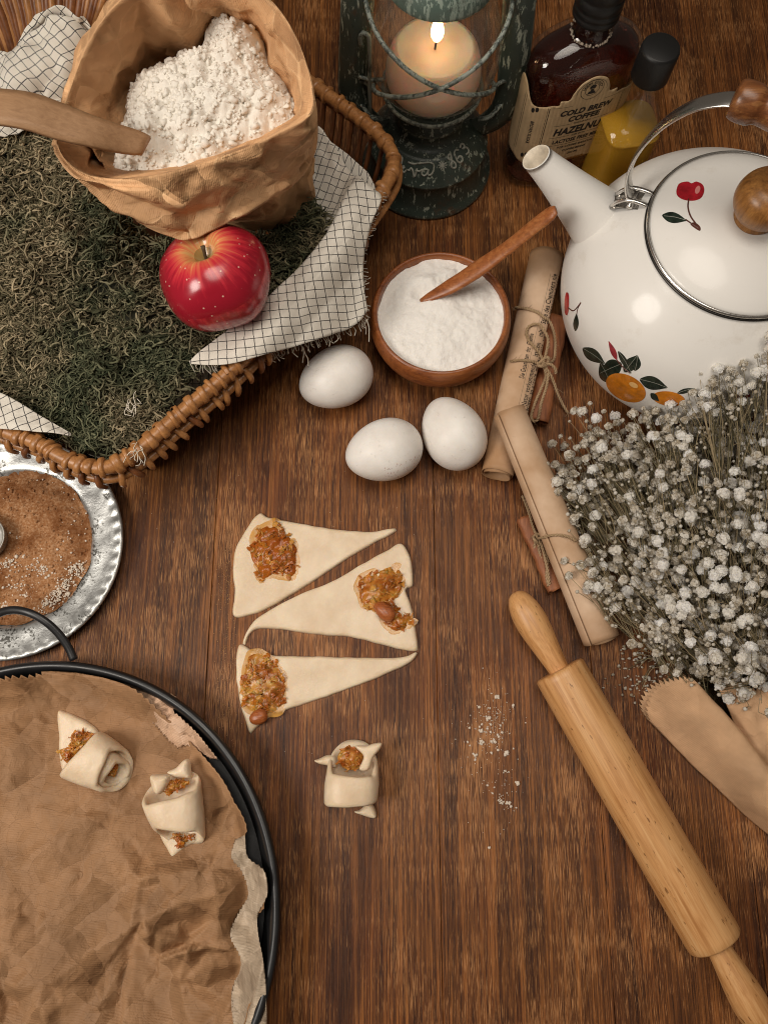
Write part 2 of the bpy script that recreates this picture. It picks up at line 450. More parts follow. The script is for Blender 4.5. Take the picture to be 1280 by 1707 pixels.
# ------------------------------------------------------------------ wicker basket
CANE = wood("peeled_cane", (.15, .055, .016), (.34, .145, .045), (.50, .24, .085), axis=2, rough=.38, grain=.5, streak=.35)
CANE_DARK = wood("dark_shaded_cane", (.06, .018, .006), (.16, .052, .015), (.26, .095, .028), axis=2, rough=.42, grain=.5, streak=.35)
ZR = 95.0
rim_px = [(0, 715), (60, 737), (112, 766), (172, 780), (222, 757), (300, 690), (400, 603), (520, 470), (632, 325), (656, 272), (640, 235), (590, 190), (530, 147), (450, 85)]
rim_w = PZ(rim_px, ZR)
far = [(-150, 590, ZR), (-235, 640, ZR), (-330, 640, ZR), (-420, 560, ZR), (-440, 430, ZR), (-390, 290, ZR), (-330, 225, ZR)]
rim = cr(np.concatenate([rim_w, far]), 520, True)
RC = rim[:, :2].mean(0)
basket = thing("wicker_basket", "light brown wicker basket lined with checked cloth and filled with moss", "basket", (RC[0], RC[1], 0))
obj("rim", tube(np.concatenate([rim, rim[:2]]), 5.2, 12, cap=False), CANE.m, basket)
low = rim.copy(); nrm2 = np.gradient(rim, axis=0); nrm2 = np.stack([nrm2[:, 1], -nrm2[:, 0], nrm2[:, 0] * 0], 1); nrm2 /= np.linalg.norm(nrm2, axis=1)[:, None]
if ((rim[0, :2] + nrm2[0, :2] * 10 - RC) ** 2).sum() < ((rim[0, :2] - RC) ** 2).sum(): nrm2 = -nrm2
low = rim + nrm2 * 4.2; low[:, 2] = 82
obj("lower_cane", tube(np.concatenate([low, low[:2]]), 3.3, 8, cap=False), CANE.m, basket)
def ring_mesh(r, w, t):
    G = []
    for k in range(17):
        a = k / 16 * 2 * math.pi * 1.0
        c = np.array([math.cos(a), 0, math.sin(a)]); rr = r + .5 * math.sin(a * 2)
        G.append([c * (rr + dx) + np.array([0, y + (k / 16 - .5) * 1.6, 0]) for y, dx in ((-w / 2, -.3), (-w / 2 + .5, t * .8), (-w * .15, t), (w * .2, t), (w / 2 - .5, t * .75), (w / 2, -.3))])
    return grid(np.array(G))
rings = [mesh_data("wrap", *ring_mesh(5.3, w, t), CANE.m) for w, t in ((5.2, 1.5), (4.2, 1.7), (6.2, 1.3), (3.6, 1.5))]
seg = np.r_[0, np.cumsum(np.linalg.norm(np.diff(rim, axis=0), axis=1))]
def at_rim(curve, s):
    k = min(int(np.searchsorted(seg, s)), len(curve) - 2); return curve[k], (curve[k + 1] - curve[k]) / np.linalg.norm(curve[k + 1] - curve[k]), k
L_end = seg[[i for i, p in enumerate(rim) if p[1] > 540][0]]
s = 2.0; side_B = np.linalg.norm(rim - P(600, 365, ZR), axis=1).argmin()
while s < L_end:
    p, t, k = at_rim(rim, s)
    hid = P(410, 600, ZR)[0] < p[0] < 200 and k < side_B            # under the cloth
    if not hid:
        o = bpy.data.objects.new("wrap", rings[random.randrange(4)]); COL.objects.link(o); o.parent = basket
        yaw = math.atan2(t[1], t[0]) - math.pi / 2 + random.uniform(-.16, .10)
        o.matrix_local = Matrix.Translation(Vector((p - ORG[basket.name]) / 1000)) @ Matrix.Rotation(yaw, 4, 'Z') @ Matrix.Rotation(random.uniform(0, 6.28), 4, 'Y') @ Matrix.Scale(random.uniform(.97, 1.06), 4)
    s += random.uniform(7.0, 12.5) if k < side_B else random.uniform(10, 19)
s = 5.0
while s < L_end:
    p, t, k = at_rim(rim, s); q, _, _ = at_rim(low, s); n = nrm2[k]
    if k < side_B:                                                   # stake ends turned over the lower cane
        j = t * random.uniform(-2.5, 2.5)
        path = cr([p + n * 1 + (0, 0, -6) - j, q + n * 2.5 + (0, 0, 4.2), q + n * 5.0 + j + (0, 0, -.5), q + n * 3.4 + j * 1.5 + (0, 0, -9)], 7)
        obj("stake", tube(path, [1.9, 2.2, 2.4, 2.5, 2.3, 2.1, 1.8], 8, flat=.8, rag=.05), CANE_DARK.m if random.random() < .4 else CANE.m, basket)
        s += random.uniform(8.5, 13.5)
    else:
        path = cr([p + (0, 0, -3), p - n * 6 + (0, 0, -30), p - n * 16 + (0, 0, -60), p - n * 24 + (0, 0, -90)], 8)
        obj("stake", tube(path, [3.4] * 8, 8, flat=.55), CANE_DARK.m, basket); s += random.uniform(9, 13)
# tall far wall of the basket, seen behind the cloth
for k in range(34):
    f = k / 33
    u0 = -90 + f * 310; u1 = 20 + f * 120
    a = P(u0, -75 - 25 * math.sin(f * 3), 150); b = P((u0 + u1) / 2 + 6, 15 + random.uniform(-4, 4), 118); c = P(u1, 128, 78)
    obj("stake", tube(cr([a, b, c], 7), random.uniform(3.2, 4.1), 8, rag=.04), (CANE_DARK if k % 3 else CANE).m, basket)  # mostly the dark cane, which paints in the shadow on this wall
for v, z in ((-58, 146), (60, 96)):
    us = np.linspace(-80, 200, 24)
    obj("cross_strand", tube(P(us, v + 5 * np.sin(us / 16), z - 6), 3.0, 7), CANE_DARK.m, basket)
ins = rim - nrm2 * 12
def loop_at(inset, z): q = ins - nrm2 * inset; q = q.copy(); q[:, 2] = z; return q[::10]
obj("base", grid(np.array([loop_at(0, 62), loop_at(6, 30), loop_at(14, 8), loop_at(16, 4)]), wv=True), CANE_DARK.m, basket)
bv, bf = fill2d(loop_at(16, 4)[:, :2], 25); obj("floor_weave", (np.c_[bv, bv[:, 0] * 0 + 4.2], bf), CANE_DARK.m, basket)

# ------------------------------------------------------------------ moss
def moss_mat():
    m = M("dry_moss", rough=.9, spec=.15)
    r = m.rand(); n = m.noise(m.co(scale=(.016, .016, .016)), 1.0, 3)
    c = m.ramp(r, [(0, (.055, .050, .026)), (.4, (.150, .126, .074)), (.75, (.29, .235, .145)), (1, (.46, .37, .235))])
    g = m.ramp(r, [(0, (.024, .032, .016)), (.5, (.080, .086, .048)), (1, (.19, .19, .11))])
    m.set('Base Color', m.mix(m.ramp(n, [(.47, 0.0), (.64, 1.0)]), c, g)); return m
MOSS = moss_mat()
moss_px = np.array([(-70, 200), (20, 205), (80, 205), (110, 240), (150, 300), (230, 370), (300, 395), (440, 385), (500, 330), (535, 350), (553, 385), (515, 440), (420, 525), (335, 600), (285, 660), (218, 738), (170, 752), (120, 742), (60, 705), (0, 668), (-70, 660)], float)
moss_w = PZ(cr(moss_px, 140, True), 86)
def moss_z(q):
    d = np.minimum(edge_dist(moss_w, q), 60) / 60
    return 80 + 20 * np.sqrt(d) + 8 * fbm(q, 26, 3, 5) * np.sqrt(d)
mv, mf = fill2d(moss_w, 4.5)
mz = moss_z(mv) - 5
VV, FF = [np.c_[mv, mz]], []
mossbase = mf
lo, hi = moss_w.min(0)[:2], moss_w.max(0)[:2]
def strands(ns, step, curl_sd, rad_, up0, wander, seed, lift):
    r = np.random.default_rng(seed)
    q = r.uniform(lo, hi, (ns * 4, 2)); q = q[inside(moss_w, q)]; fld = vnoise(q, 26, 44 + seed); q = q[r.uniform(0, 1, len(q)) < .66 + .42 * fld][:ns]
    n = len(q); segn = 7; th = r.uniform(0, 2 * np.pi, n); pos = np.c_[q, moss_z(q) - 3.0 + lift]
    step = r.uniform(*step, n) * r.choice([.7, 1.0, 1.35], n); curl = r.normal(0, curl_sd, n); up = r.uniform(*up0, n); path = [pos]
    for k in range(segn - 1):
        th = th + curl + r.normal(0, wander, n); up = up - r.uniform(.02, .28, n)
        pos = pos + np.c_[np.cos(th), np.sin(th), np.clip(up, -.45, .9)] * step[:, None]; path.append(pos)
    path = np.stack(path, 1); T = np.gradient(path, axis=1); T /= np.linalg.norm(T, axis=2)[..., None]
    N = np.cross(T, np.array([.2, .1, 1.0])); N /= np.linalg.norm(N, axis=2)[..., None] + 1e-9; B = np.cross(T, N)
    rad = r.uniform(*rad_, n)[:, None] * np.array([.7, 1.1, .8, 1.15, .85, 1.0, .3])[None] * r.uniform(.7, 1.3, (n, segn)); ang = np.arange(3) * 2 * np.pi / 3
    G = path[:, :, None] + rad[..., None, None] * (np.cos(ang)[None, None, :, None] * N[:, :, None] + np.sin(ang)[None, None, :, None] * B[:, :, None])
    idx = np.arange(n * segn * 3).reshape(n, segn, 3); ix2 = np.roll(idx, -1, 2)
    return G.reshape(-1, 3), np.stack([idx[:, :-1], ix2[:, :-1], ix2[:, 1:], idx[:, 1:]], -1).reshape(-1, 4)
sets = [strands(8500, (1.3, 2.6), .5, (.5, .95), (.15, .9), .38, 1, 0), strands(5500, (.8, 1.6), .7, (.32, .6), (.3, 1.1), .6, 2, 1.5), strands(420, (2.6, 4.6), .06, (.28, .5), (.1, .5), .12, 3, 2.5)]
GV, GF_, k0 = [], [], 0
for v_, f_ in sets: GV.append(v_); GF_.append(f_ + k0); k0 += len(v_)
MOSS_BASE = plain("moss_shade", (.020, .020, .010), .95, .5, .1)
moss = obj("moss", (np.concatenate(GV), np.concatenate(GF_)), MOSS.m, None, smooth=True, base=(RC[0], RC[1], 70))
tag(moss, "dark green and olive dried moss filling the wicker basket", "moss", kind='stuff')
o = obj("moss_gap_shade", (np.c_[mv, mz], mf), MOSS_BASE.m, moss)  # dark sheet that paints the shade in the gaps between strands

# ------------------------------------------------------------------ checked cloth lining the basket
def cloth_mat():
    m = M("checked_linen", (.74, .70, .62), .9, spec=.1)
    uv = m.co('UV'); w = m.noise(m.co(scale=(.12, .12, .12)), 1.0, 2)
    sx = m.sep(uv)
    def lines(s, ph):
        t = m.math('ADD', s, m.math('MULTIPLY', w, 1.2)); t = m.math('FRACT', m.math('ADD', m.math('DIVIDE', t, 6.6), ph))
        return m.math('LESS_THAN', t, .095)
    g = m.math('MAXIMUM', lines(sx[0], 0.0), lines(sx[1], .3))
    brk = m.noise(m.co('UV', scale=(.9, .9, .9)), 1.0, 2)
    g = m.math('MULTIPLY', g, m.ramp(brk, [(.25, .55), (.5, .96)]))
    base = m.mix(m.noise(m.co(scale=(.05, .05, .05)), 1.0, 3), (.60, .55, .47), (.80, .76, .68))
    m.set('Base Color', m.mix(g, base, (.045, .043, .046)))
    a = m.wave(m.co('UV', scale=(1, 1, 1)), .55, .6, 1, 'X'); b = m.wave(m.co('UV', scale=(1, 1, 1)), .55, .6, 1, 'Y')
    m.bump(m.math('ADD', m.math('ADD', a, b), m.math('MULTIPLY', brk, 3.0)), .35, .25); return m
CLOTH = cloth_mat()
THREAD = plain("cotton_thread", (.66, .60, .50), .9, .2)
def patch(top, bottom, left, right, nu, nv, zf=None, rot=0.0, drop=None):
    G = coons(cr(top, nu), cr(bottom, nu), cr(left, nv), cr(right, nv))
    if drop is not None:
        for _ in range(4): G[..., 2] = drop(P(G[..., 0], G[..., 1], G[..., 2]))
    Wd = PP(G.reshape(-1, 3)).reshape(nv, nu, 3)
    flat = Wd.reshape(-1, 3).copy()
    if zf is not None: Wd = Wd + zf(flat.reshape(nv, nu, 3))[..., None] * np.array([0, 0, 1.0])
    # arc-length uv
    du = np.linalg.norm(np.diff(Wd, axis=1), axis=2).mean(0); dv = np.linalg.norm(np.diff(Wd, axis=0), axis=2).mean(1)
    c, s_ = math.cos(rot), math.sin(rot)
    X, Y = flat[:, 0], flat[:, 1] + .6 * (flat[:, 2] - 95)
    uv = np.stack([X * c + Y * s_, -X * s_ + Y * c], 1)
    V, F = grid(Wd); return V, F, uv
wr = lambda a, sc, sd: (lambda W_: a * fbm(W_, sc, 3, sd))
patches = []
# the flap hanging over the near rim
inner = [(316, 603, 96), (345, 578, 101), (400, 535, 104), (455, 488, 105), (505, 440, 105), (548, 385, 105), (578, 322, 106), (598, 303, 104)]
outer = [(318, 607, 94), (375, 608, 88), (440, 592, 80), (508, 572, 70), (556, 556, 66), (596, 540, 62), (613, 520, 62)]
leftc = [(316, 603, 96), (317, 605, 95), (318, 607, 94)]
rightc = [(598, 303, 104), (632, 318, 100), (634, 335, 96), (618, 372, 88), (606, 430, 74), (607, 480, 66), (613, 520, 62)]
rimA = rim[:side_B + 60, :2]
def rim_out(q):                                                      # how far outside the rim a point lies
    sh = q.shape[:-1]; q = q.reshape(-1, q.shape[-1])[:, :2]; D = np.linalg.norm(q[:, None] - rimA[None], axis=2); k = D.argmin(1)
    return (((q - rimA[k]) * nrm2[k, :2]).sum(1)).reshape(sh)
def flapz(W_):
    return 1.2 * np.abs(fbm(W_, 26, 3, 3)) + 4.5 * np.sin((W_[..., 0] * .9 - W_[..., 1] * .5) / 9 + 2 * vnoise(W_, 40, 8)) * np.clip((W_[..., 0] + 90) / 70, 0, 1) * .6
def over_rim(W_):
    o_ = rim_out(W_); return np.where(o_ < -7, 103 + (o_ + 7) * .12, np.where(o_ < 5, 103.0 + 2.0 * np.cos((o_ + 1) / 6 * 1.57), 103.5 - 1.05 * (o_ - 5) * np.clip(.35 + (o_ - 5) / 22, .35, 1)))
patches.append(patch(inner, outer, leftc, rightc, 70, 44, flapz, .12, over_rim))
# inside strip at the right end
patches.append(patch([(505, 205, 80), (530, 212, 78), (560, 250, 78), (585, 285, 82), (606, 303, 95)], [(478, 330, 62), (500, 360, 64), (525, 380, 70), (545, 388, 88), (552, 384, 99)],
                     [(505, 205, 80), (495, 260, 58), (478, 330, 62)], [(606, 303, 95), (585, 340, 95), (552, 384, 99)], 40, 34, wr(4, 22, 9), -.35))
# lower left strip folded over the rim
patches.append(patch([(-60, 640, 92), (0, 655, 97), (28, 668, 99), (70, 694, 100), (118, 722, 98)], [(-60, 715, 98), (0, 716, 102), (40, 718, 103), (90, 722, 102), (119, 726, 99)],
                     [(-60, 640, 92), (-60, 680, 98), (-60, 715, 98)], [(118, 722, 98), (119, 724, 98), (119, 726, 99)], 50, 20, wr(1.6, 16, 4), .5))
# puffed pile at the far left, with its turned back hem
def puff(W_): return 7 * np.abs(fbm(W_, 34, 3, 21)) + 3 * fbm(W_, 14, 2, 5)
patches.append(patch([(-60, 112, 110), (0, 108, 118), (30, 86, 124), (70, 50, 132), (90, 36, 136), (125, 40, 132), (155, 62, 122), (170, 80, 112)], [(-60, 240, 92), (0, 232, 96), (30, 226, 96), (70, 210, 98), (100, 190, 100), (130, 168, 100), (150, 150, 100), (165, 130, 100)],
                     [(-60, 112, 110), (-60, 160, 118), (-60, 240, 92)], [(170, 80, 112), (172, 105, 110), (165, 130, 100)], 60, 46, puff, .75))
patches.append(patch([(-60, 76, 118), (0, 84, 122), (22, 82, 126), (55, 32, 138), (70, 22, 142), (102, 6, 146), (128, 26, 140), (140, 26, 136), (162, 62, 124)], [(-60, 118, 108), (0, 116, 114), (30, 92, 120), (70, 50, 128), (90, 36, 130), (125, 42, 126), (150, 62, 118), (160, 70, 112), (168, 84, 108)],
                     [(-60, 76, 118), (-60, 100, 114), (-60, 118, 108)], [(162, 62, 124), (166, 74, 118), (168, 84, 108)], 60, 10, wr(1.5, 14, 31), .75))
# the part under the moss that joins them
patches.append((*grid(np.array([loop_at(2, 66), loop_at(8, 40), loop_at(18, 12), loop_at(60, 10)]), wv=True), None))
V, F, UV = [], [], []; n0 = 0
for v, f, u in patches:
    V.append(v); F += [[i + n0 for i in q_] for q_ in f]; n0 += len(v); UV.append(u if u is not None else v[:, :2])
cloth = obj("checked_cloth", (np.concatenate(V), F), CLOTH.m, None, uv=np.concatenate(UV), base=(RC[0], RC[1], 10))
mod_solid(cloth, .7, 0)
tag(cloth, "white linen cloth with a thin dark grid lining the wicker basket", "cloth")
fr = []
def fringe(px, cnt, ln, zdrop=4):
    e = cr(px, cnt)
    for k in range(cnt - 1):
        if random.random() < .15: continue
        a = P(*e[k]); d = np.array([e[k + 1][1] - e[k][1], -(e[k + 1][0] - e[k][0])]); d = d / (np.linalg.norm(d) + 1e-9)
        tip = a + np.array([-d[0], d[1], 0]) * 0
        out = np.array([.35, -1.0, 0]) if ln > 0 else np.array([1.0, .2, 0])
        L = abs(ln) * random.uniform(.5, 1.4)
        b = a + out * L * .6 + np.array([random.uniform(-2, 2), random.uniform(-1, 1), -zdrop * .3]); c = a + out * L + np.array([random.uniform(-3, 3), random.uniform(-1.5, 1.5), -zdrop])
        fr.append(tube(cr([a, b, c], 5), random.uniform(.22, .4), 4, cap=False))
fringe(outer, 90, 4.0); fringe([(632, 318, 100), (634, 335, 96), (618, 372, 88), (606, 430, 74), (607, 480, 66), (613, 520, 62)], 50, -2.2, 1)
for a in ((500, 578), (608, 532)):
    for k in range(2):
        p0 = P(a[0] + random.uniform(-6, 6), a[1], 66); e = [p0]
        for j in range(3): e.append(e[-1] + np.array([random.uniform(-3, 3), random.uniform(-4, 0), -5]))
        fr.append(tube(cr(e, 10), .4, 4, cap=False))
for a, d in (((228, 742), (-.2, -1)), ((222, 690), (-.5, .8))):
    for k in range(7):
        p0 = P(a[0] + random.uniform(-6, 6), a[1] + random.uniform(-6, 6), 101); e = [p0]
        for j in range(4): e.append(e[-1] + np.array([random.uniform(-3.5, 3.5) + d[0] * 2, random.uniform(-3, 3) + d[1] * 3, random.uniform(-2.5, 1.5)]))
        fr.append(tube(cr(e, 8), .3, 4, cap=False))
tag(obj("fringe", join(*fr), THREAD.m, cloth), kind='stuff')

# ------------------------------------------------------------------ paper flour bag
def kraft(name, col, rib=.55, ribrot=0.0, crumple=.25, crease_glint=.5, cells=((34, .62), (15, .55), (6.5, .34)), var=.22, coord='UV', rough=.62, spec=.3):
    m = M(name, col, rough, spec=spec)
    n = m.noise(m.co(scale=(.03, .03, .03)), 1.0, 4, .6); f = m.noise(m.co(scale=(1.2, 1.2, 1.2)), 1.0, 2)
    c = m.mix(m.ramp(n, [(.3, 0.0), (.7, 1.0)]), tuple(x * (1 - var) for x in col), tuple(min(1, x * (1 + var * .7)) for x in col))
    w = m.wave(m.co(coord, rot=(0, 0, ribrot)), rib * .5, .8, 2, 'X')
    c = m.mix(m.math('MULTIPLY', w, .18), c, tuple(x * .55 for x in col))
    m.set('Base Color', c)
    h = m.math('ADD', m.math('MULTIPLY', w, .09), m.math('MULTIPLY', m.noise(m.co(scale=(.10, .10, .10)), 1.0, 4, .65, 1.2), .5 + 1.2 * crumple))
    h = m.math('ADD', h, m.math('MULTIPLY', f, .06))
    if crumple > .2:
        nn = m.node('ShaderNodeTexNoise'); nn.inputs['Scale'].default_value = .06; nn.inputs['Detail'].default_value = 1
        cc_ = m.co(); m.link(cc_, nn.inputs['Vector'])
        def vm(op, a, b=None):
            n_ = m.node('ShaderNodeVectorMath', operation=op); m.link(a, n_.inputs[0])
            if b is not None:
                if isinstance(b, bpy.types.NodeSocket): m.link(b, n_.inputs[1])
                elif op == 'SCALE': n_.inputs['Scale'].default_value = b
                else: n_.inputs[1].default_value = b
            return n_.outputs['Value'] if op == 'DOT_PRODUCT' else n_.outputs[0]
        p_ = vm('ADD', cc_, vm('SCALE', nn.outputs['Color'], 7.0))
        for cell, slope in cells:           # flat facets, each tilted its own way, meeting in sharp creases
            v_ = m.node('ShaderNodeTexVoronoi'); v_.inputs['Scale'].default_value = 1 / cell; m.link(p_, v_.inputs['Vector'])
            off = vm('SUBTRACT', p_, v_.outputs['Position']); tl = vm('SUBTRACT', v_.outputs['Color'], (.5, .5, .5))
            h = m.math('ADD', h, m.math('MULTIPLY', vm('DOT_PRODUCT', off, tl), slope * 2 * crumple))
        for cell, w_ in [(c__[0], .030 if i__ == 0 else .04) for i__, c__ in enumerate(cells[:2])]:   # crease highlights put into the colour as pale lines
            v_ = m.node('ShaderNodeTexVoronoi'); v_.feature = 'DISTANCE_TO_EDGE'; v_.inputs['Scale'].default_value = 1 / cell; m.link(p_, v_.inputs['Vector'])
            brk_ = m.ramp(m.noise(m.co(scale=(.04, .04, .04)), 1.0, 2), [(.44, 0.0), (.62, crease_glint)])
            c = m.mix(m.math('MULTIPLY', m.ramp(v_.outputs['Distance'], [(0, 1.0), (w_, 0.0)]), brk_), c, tuple(min(1, x * 1.5 + .06) for x in col))
        m.set('Base Color', c)
    m.bump(h, 1.0, 1.0); return m
KRAFT_BAG = kraft("brown_bag_paper", (.70, .40, .20), crumple=.66, cells=((60, .62), (24, .6), (9, .28)))
rim_b = [(98, 240, 212), (112, 165, 222), (148, 72, 234), (212, -5, 246), (330, -42, 250), (440, -8, 246), (490, 55, 240), (520, 140, 232), (518, 190, 224), (462, 222, 216), (385, 256, 210), (292, 286, 206), (195, 298, 206), (132, 284, 208)]
cuff_b = [(103, 246, 190), (118, 166, 190), (152, 74, 200), (214, 0, 205), (330, -36, 210), (438, -2, 205), (492, 58, 195), (524, 150, 185), (524, 262, 160), (440, 340, 158), (352, 388, 158), (298, 402, 160), (222, 366, 168), (152, 312, 178)]
body_t = [(130, 250, 170), (140, 180, 170), (175, 110, 170), (225, 40, 170), (330, 10, 170), (430, 40, 170), (480, 90, 170), (505, 160, 165), (528, 262, 150), (520, 325, 145), (420, 345, 145), (310, 375, 150), (240, 340, 150), (180, 300, 160)]
body_b = [(180, 250, 85), (190, 190, 85), (215, 130, 85), (260, 90, 85), (330, 70, 85), (410, 90, 85), (460, 140, 85), (490, 190, 85), (520, 300, 82), (505, 372, 80), (445, 392, 80), (330, 360, 85), (270, 330, 85), (220, 300, 85)]
in_low = [(150, 235, 150), (160, 180, 150), (190, 110, 150), (240, 60, 150), (330, 40, 150), (410, 55, 150), (455, 95, 150), (480, 150, 150), (475, 195, 150), (430, 230, 150), (375, 262, 150), (292, 285, 150), (210, 290, 150), (165, 275, 150)]
NB = 240
lp = [cr(PP(x), NB, True) for x in (in_low, rim_b, cuff_b, body_t, body_b)]
c_ = lp[0].mean(0); q0 = np.array([(190, 262), (192, 240), (205, 185), (222, 140), (255, 118), (290, 100), (330, 92), (352, 70), (374, 42), (396, 44), (412, 62), (440, 84), (452, 120), (485, 150), (505, 178), (490, 215), (440, 240), (380, 268), (300, 290), (200, 292)], float); lp[0] = cr(PZ(q0.mean(0) + (q0 - q0.mean(0)) * .84, 166), NB, True); c_ = lp[2].mean(0); lp[3] = c_ + (lp[2] - c_) * .84; lp[3][:, 2] = lp[2][:, 2] + 16
def between(a, b, k): return [a + (b - a) * t for t in np.linspace(0, 1, k, endpoint=False)]
rows = between(lp[0], lp[1] * np.array([1, 1, 1]), 26)
inner_n = len(rows)
rows += [lp[1]]
cufr = between(lp[1] + np.array([0, -.8, 1.2]), lp[2], 28)[1:] + [lp[2]]
cuf_n = len(cufr)
G = np.array(rows + cufr)
ff = Facets((0, 0), (NB * 1.9, 130), 17, 6.0, 3, .8, 0); ff2 = Facets((0, 0), (NB * 1.9, 130), 8, 2.0, 4, .8, 0)
nr = len(G); uvb = np.zeros((nr, NB, 2)); uvb[..., 0] = np.arange(NB)[None] * 1.9; uvb[..., 1] = np.arange(nr)[:, None] * 2.1
cen = G.mean((0, 1)); outw = G - cen; outw[..., 2] = 0; outw /= np.linalg.norm(outw, axis=2)[..., None]
wt = np.ones(nr); wt[:4] = .4; wt[inner_n - 3:inner_n + 5] = [.6, .35, .18, .1, .1, .25, .5, .75]; wt[-3:] = [.8, .6, .4]
uvs = uvb * [.62, 1.0] + [[[0, 0]]]; uvs[..., 1] += .35 * uvs[..., 0] % 60; dsp = (ff(uvs) + ff2(uvs)) * wt[:, None]
G = G + outw * dsp[..., None] + np.array([0, 0, 1.0]) * (dsp * .5 * (wt[:, None] > .5))[..., None]
bag = obj("paper_bag", grid(G, wv=True), KRAFT_BAG.m, None, uv=uvb.reshape(-1, 2), base=(*PP(body_b).mean(0)[:2], 80))
mod_solid(bag, .5, 0)
tag(bag, "open brown paper bag of flour with a turned-down cuff standing in the basket", "bag")
bb = between(lp[3], lp[4], 14) + [lp[4]]; Gb = np.array(bb); uvc = np.zeros((len(bb), NB, 2)); uvc[..., 0] = np.arange(NB)[None] * 1.9; uvc[..., 1] = 60 + np.arange(len(bb))[:, None] * 4
ob = Gb - Gb.mean((0, 1)); ob[..., 2] = 0; ob /= np.linalg.norm(ob, axis=2)[..., None]
Gb = Gb + ob * ((ff(uvc) * 1.0 + ff2(uvc) * 1.3))[..., None]
obj("bag_body", grid(Gb, wv=True), KRAFT_BAG.m, bag, uv=uvc.reshape(-1, 2))

# flour heaped inside the bag
FLOUR = M("flour", (.76, .715, .64), .95, spec=.1)
nf = FLOUR.noise(FLOUR.co(scale=(.7, .7, .7)), 1.0, 4, .7); FLOUR.bump(nf, .5, .5)
FLOUR.set('Subsurface Weight', .0); FLOUR.set('Subsurface Radius', (.003, .0025, .002)); FLOUR.set('Subsurface Scale', .5)
fl_px = np.array([(185, 296), (192, 240), (205, 185), (222, 140), (255, 118), (290, 100), (330, 92), (352, 70), (374, 42), (396, 44), (412, 62), (440, 84), (452, 120), (485, 150), (505, 178), (490, 215), (440, 240), (380, 268), (300, 296)], float)
fo = cr(fl_px, 150, True); fw = PZ(fo, 185)[:, :2]
fv, ffc = fill2d(fw, 1.0)
fd = np.minimum(edge_dist(fw, fv), 25) / 25
def lumps(q, sc, sd, sharp=1.0): return np.sqrt(np.clip(1 - (worley(q + 1.2 * np.stack([vnoise(q, sc, sd + 1), vnoise(q, sc, sd + 2)], 1), sc, sd) * 1.15) ** 2, 0, 1))
fz = 176 + 22 * fd ** .7 + 6 * fbm(fv, 30, 2, 2) + (fv[:, 1] - fw[:, 1].mean()) * .12
fz += 5.5 * lumps(fv, 12, 5) * (.5 + .5 * vnoise(fv, 22, 3)) + 4.6 * lumps(fv, 6.5, 8) + 3.0 * lumps(fv, 3.6, 11) * (.6 + .6 * vnoise(fv, 9, 31)) + 1.2 * lumps(fv, 2.0, 13)
ico2 = bmesh.new(); bmesh.ops.create_icosphere(ico2, subdivisions=2, radius=1.0); I2V = np.array([v.co[:] for v in ico2.verts]); I2F = [[v.index for v in f.verts] for f in ico2.faces]; ico2.free()
crumbs = [(np.c_[fv, fz], ffc)]
for k in range(1500):
    i = random.randrange(len(fv))
    if fd[i] < .12: continue
    s_ = random.uniform(.5, 1.3) if random.random() < .8 else random.uniform(1.3, 2.8)
    sh = I2V * (1 + .55 * vnoise(I2V * 10 + k * 37, 6.0, k % 50))[:, None] * s_ * rng.uniform(.7, 1.2, 3)
    crumbs.append((sh + (fv[i, 0], fv[i, 1], fz[i] - s_ * .15), I2F))
fl = obj("flour", join(*crumbs), FLOUR.m, None); tag(fl, "crumbly white flour heaped inside the brown paper bag", "flour", kind='stuff')

# flat wooden spatula stuck in the flour
SPAT = wood("pale_beech", (.26, .135, .062), (.36, .20, .10), (.43, .255, .135), axis=0, rough=.55, grain=1.2, streak=.3)
e0 = cr(PP([(-60, 142, 250), (0, 149, 246), (55, 156, 241), (110, 175, 233), (170, 199, 224), (232, 219, 211), (251, 228, 206)]), 30)
e1 = cr(PP([(-60, 205, 250), (0, 207, 246), (45, 215, 241), (95, 231, 233), (150, 243, 224), (205, 254, 211), (236, 256, 206)]), 30)
up_ = np.array([0, 0, 1.6])
G = np.array([e0 + up_ * .0 - up_, e0 + up_ * .6, (e0 * .8 + e1 * .2) + up_, (e0 + e1) / 2 + up_ * 1.15, e0 * .2 + e1 * .8 + up_, e1 + up_ * .6, e1 - up_])
V, F = grid(G, wu=True); m7 = 30
F += [[r * 30 for r in range(7)], [r * 30 + 29 for r in range(7)][::-1]]
sp = obj("spatula", (V, F), SPAT.m, None); tag(sp, "flat pale wooden spatula stuck in the flour of the paper bag", "spatula")
for k in range(60):
    pass

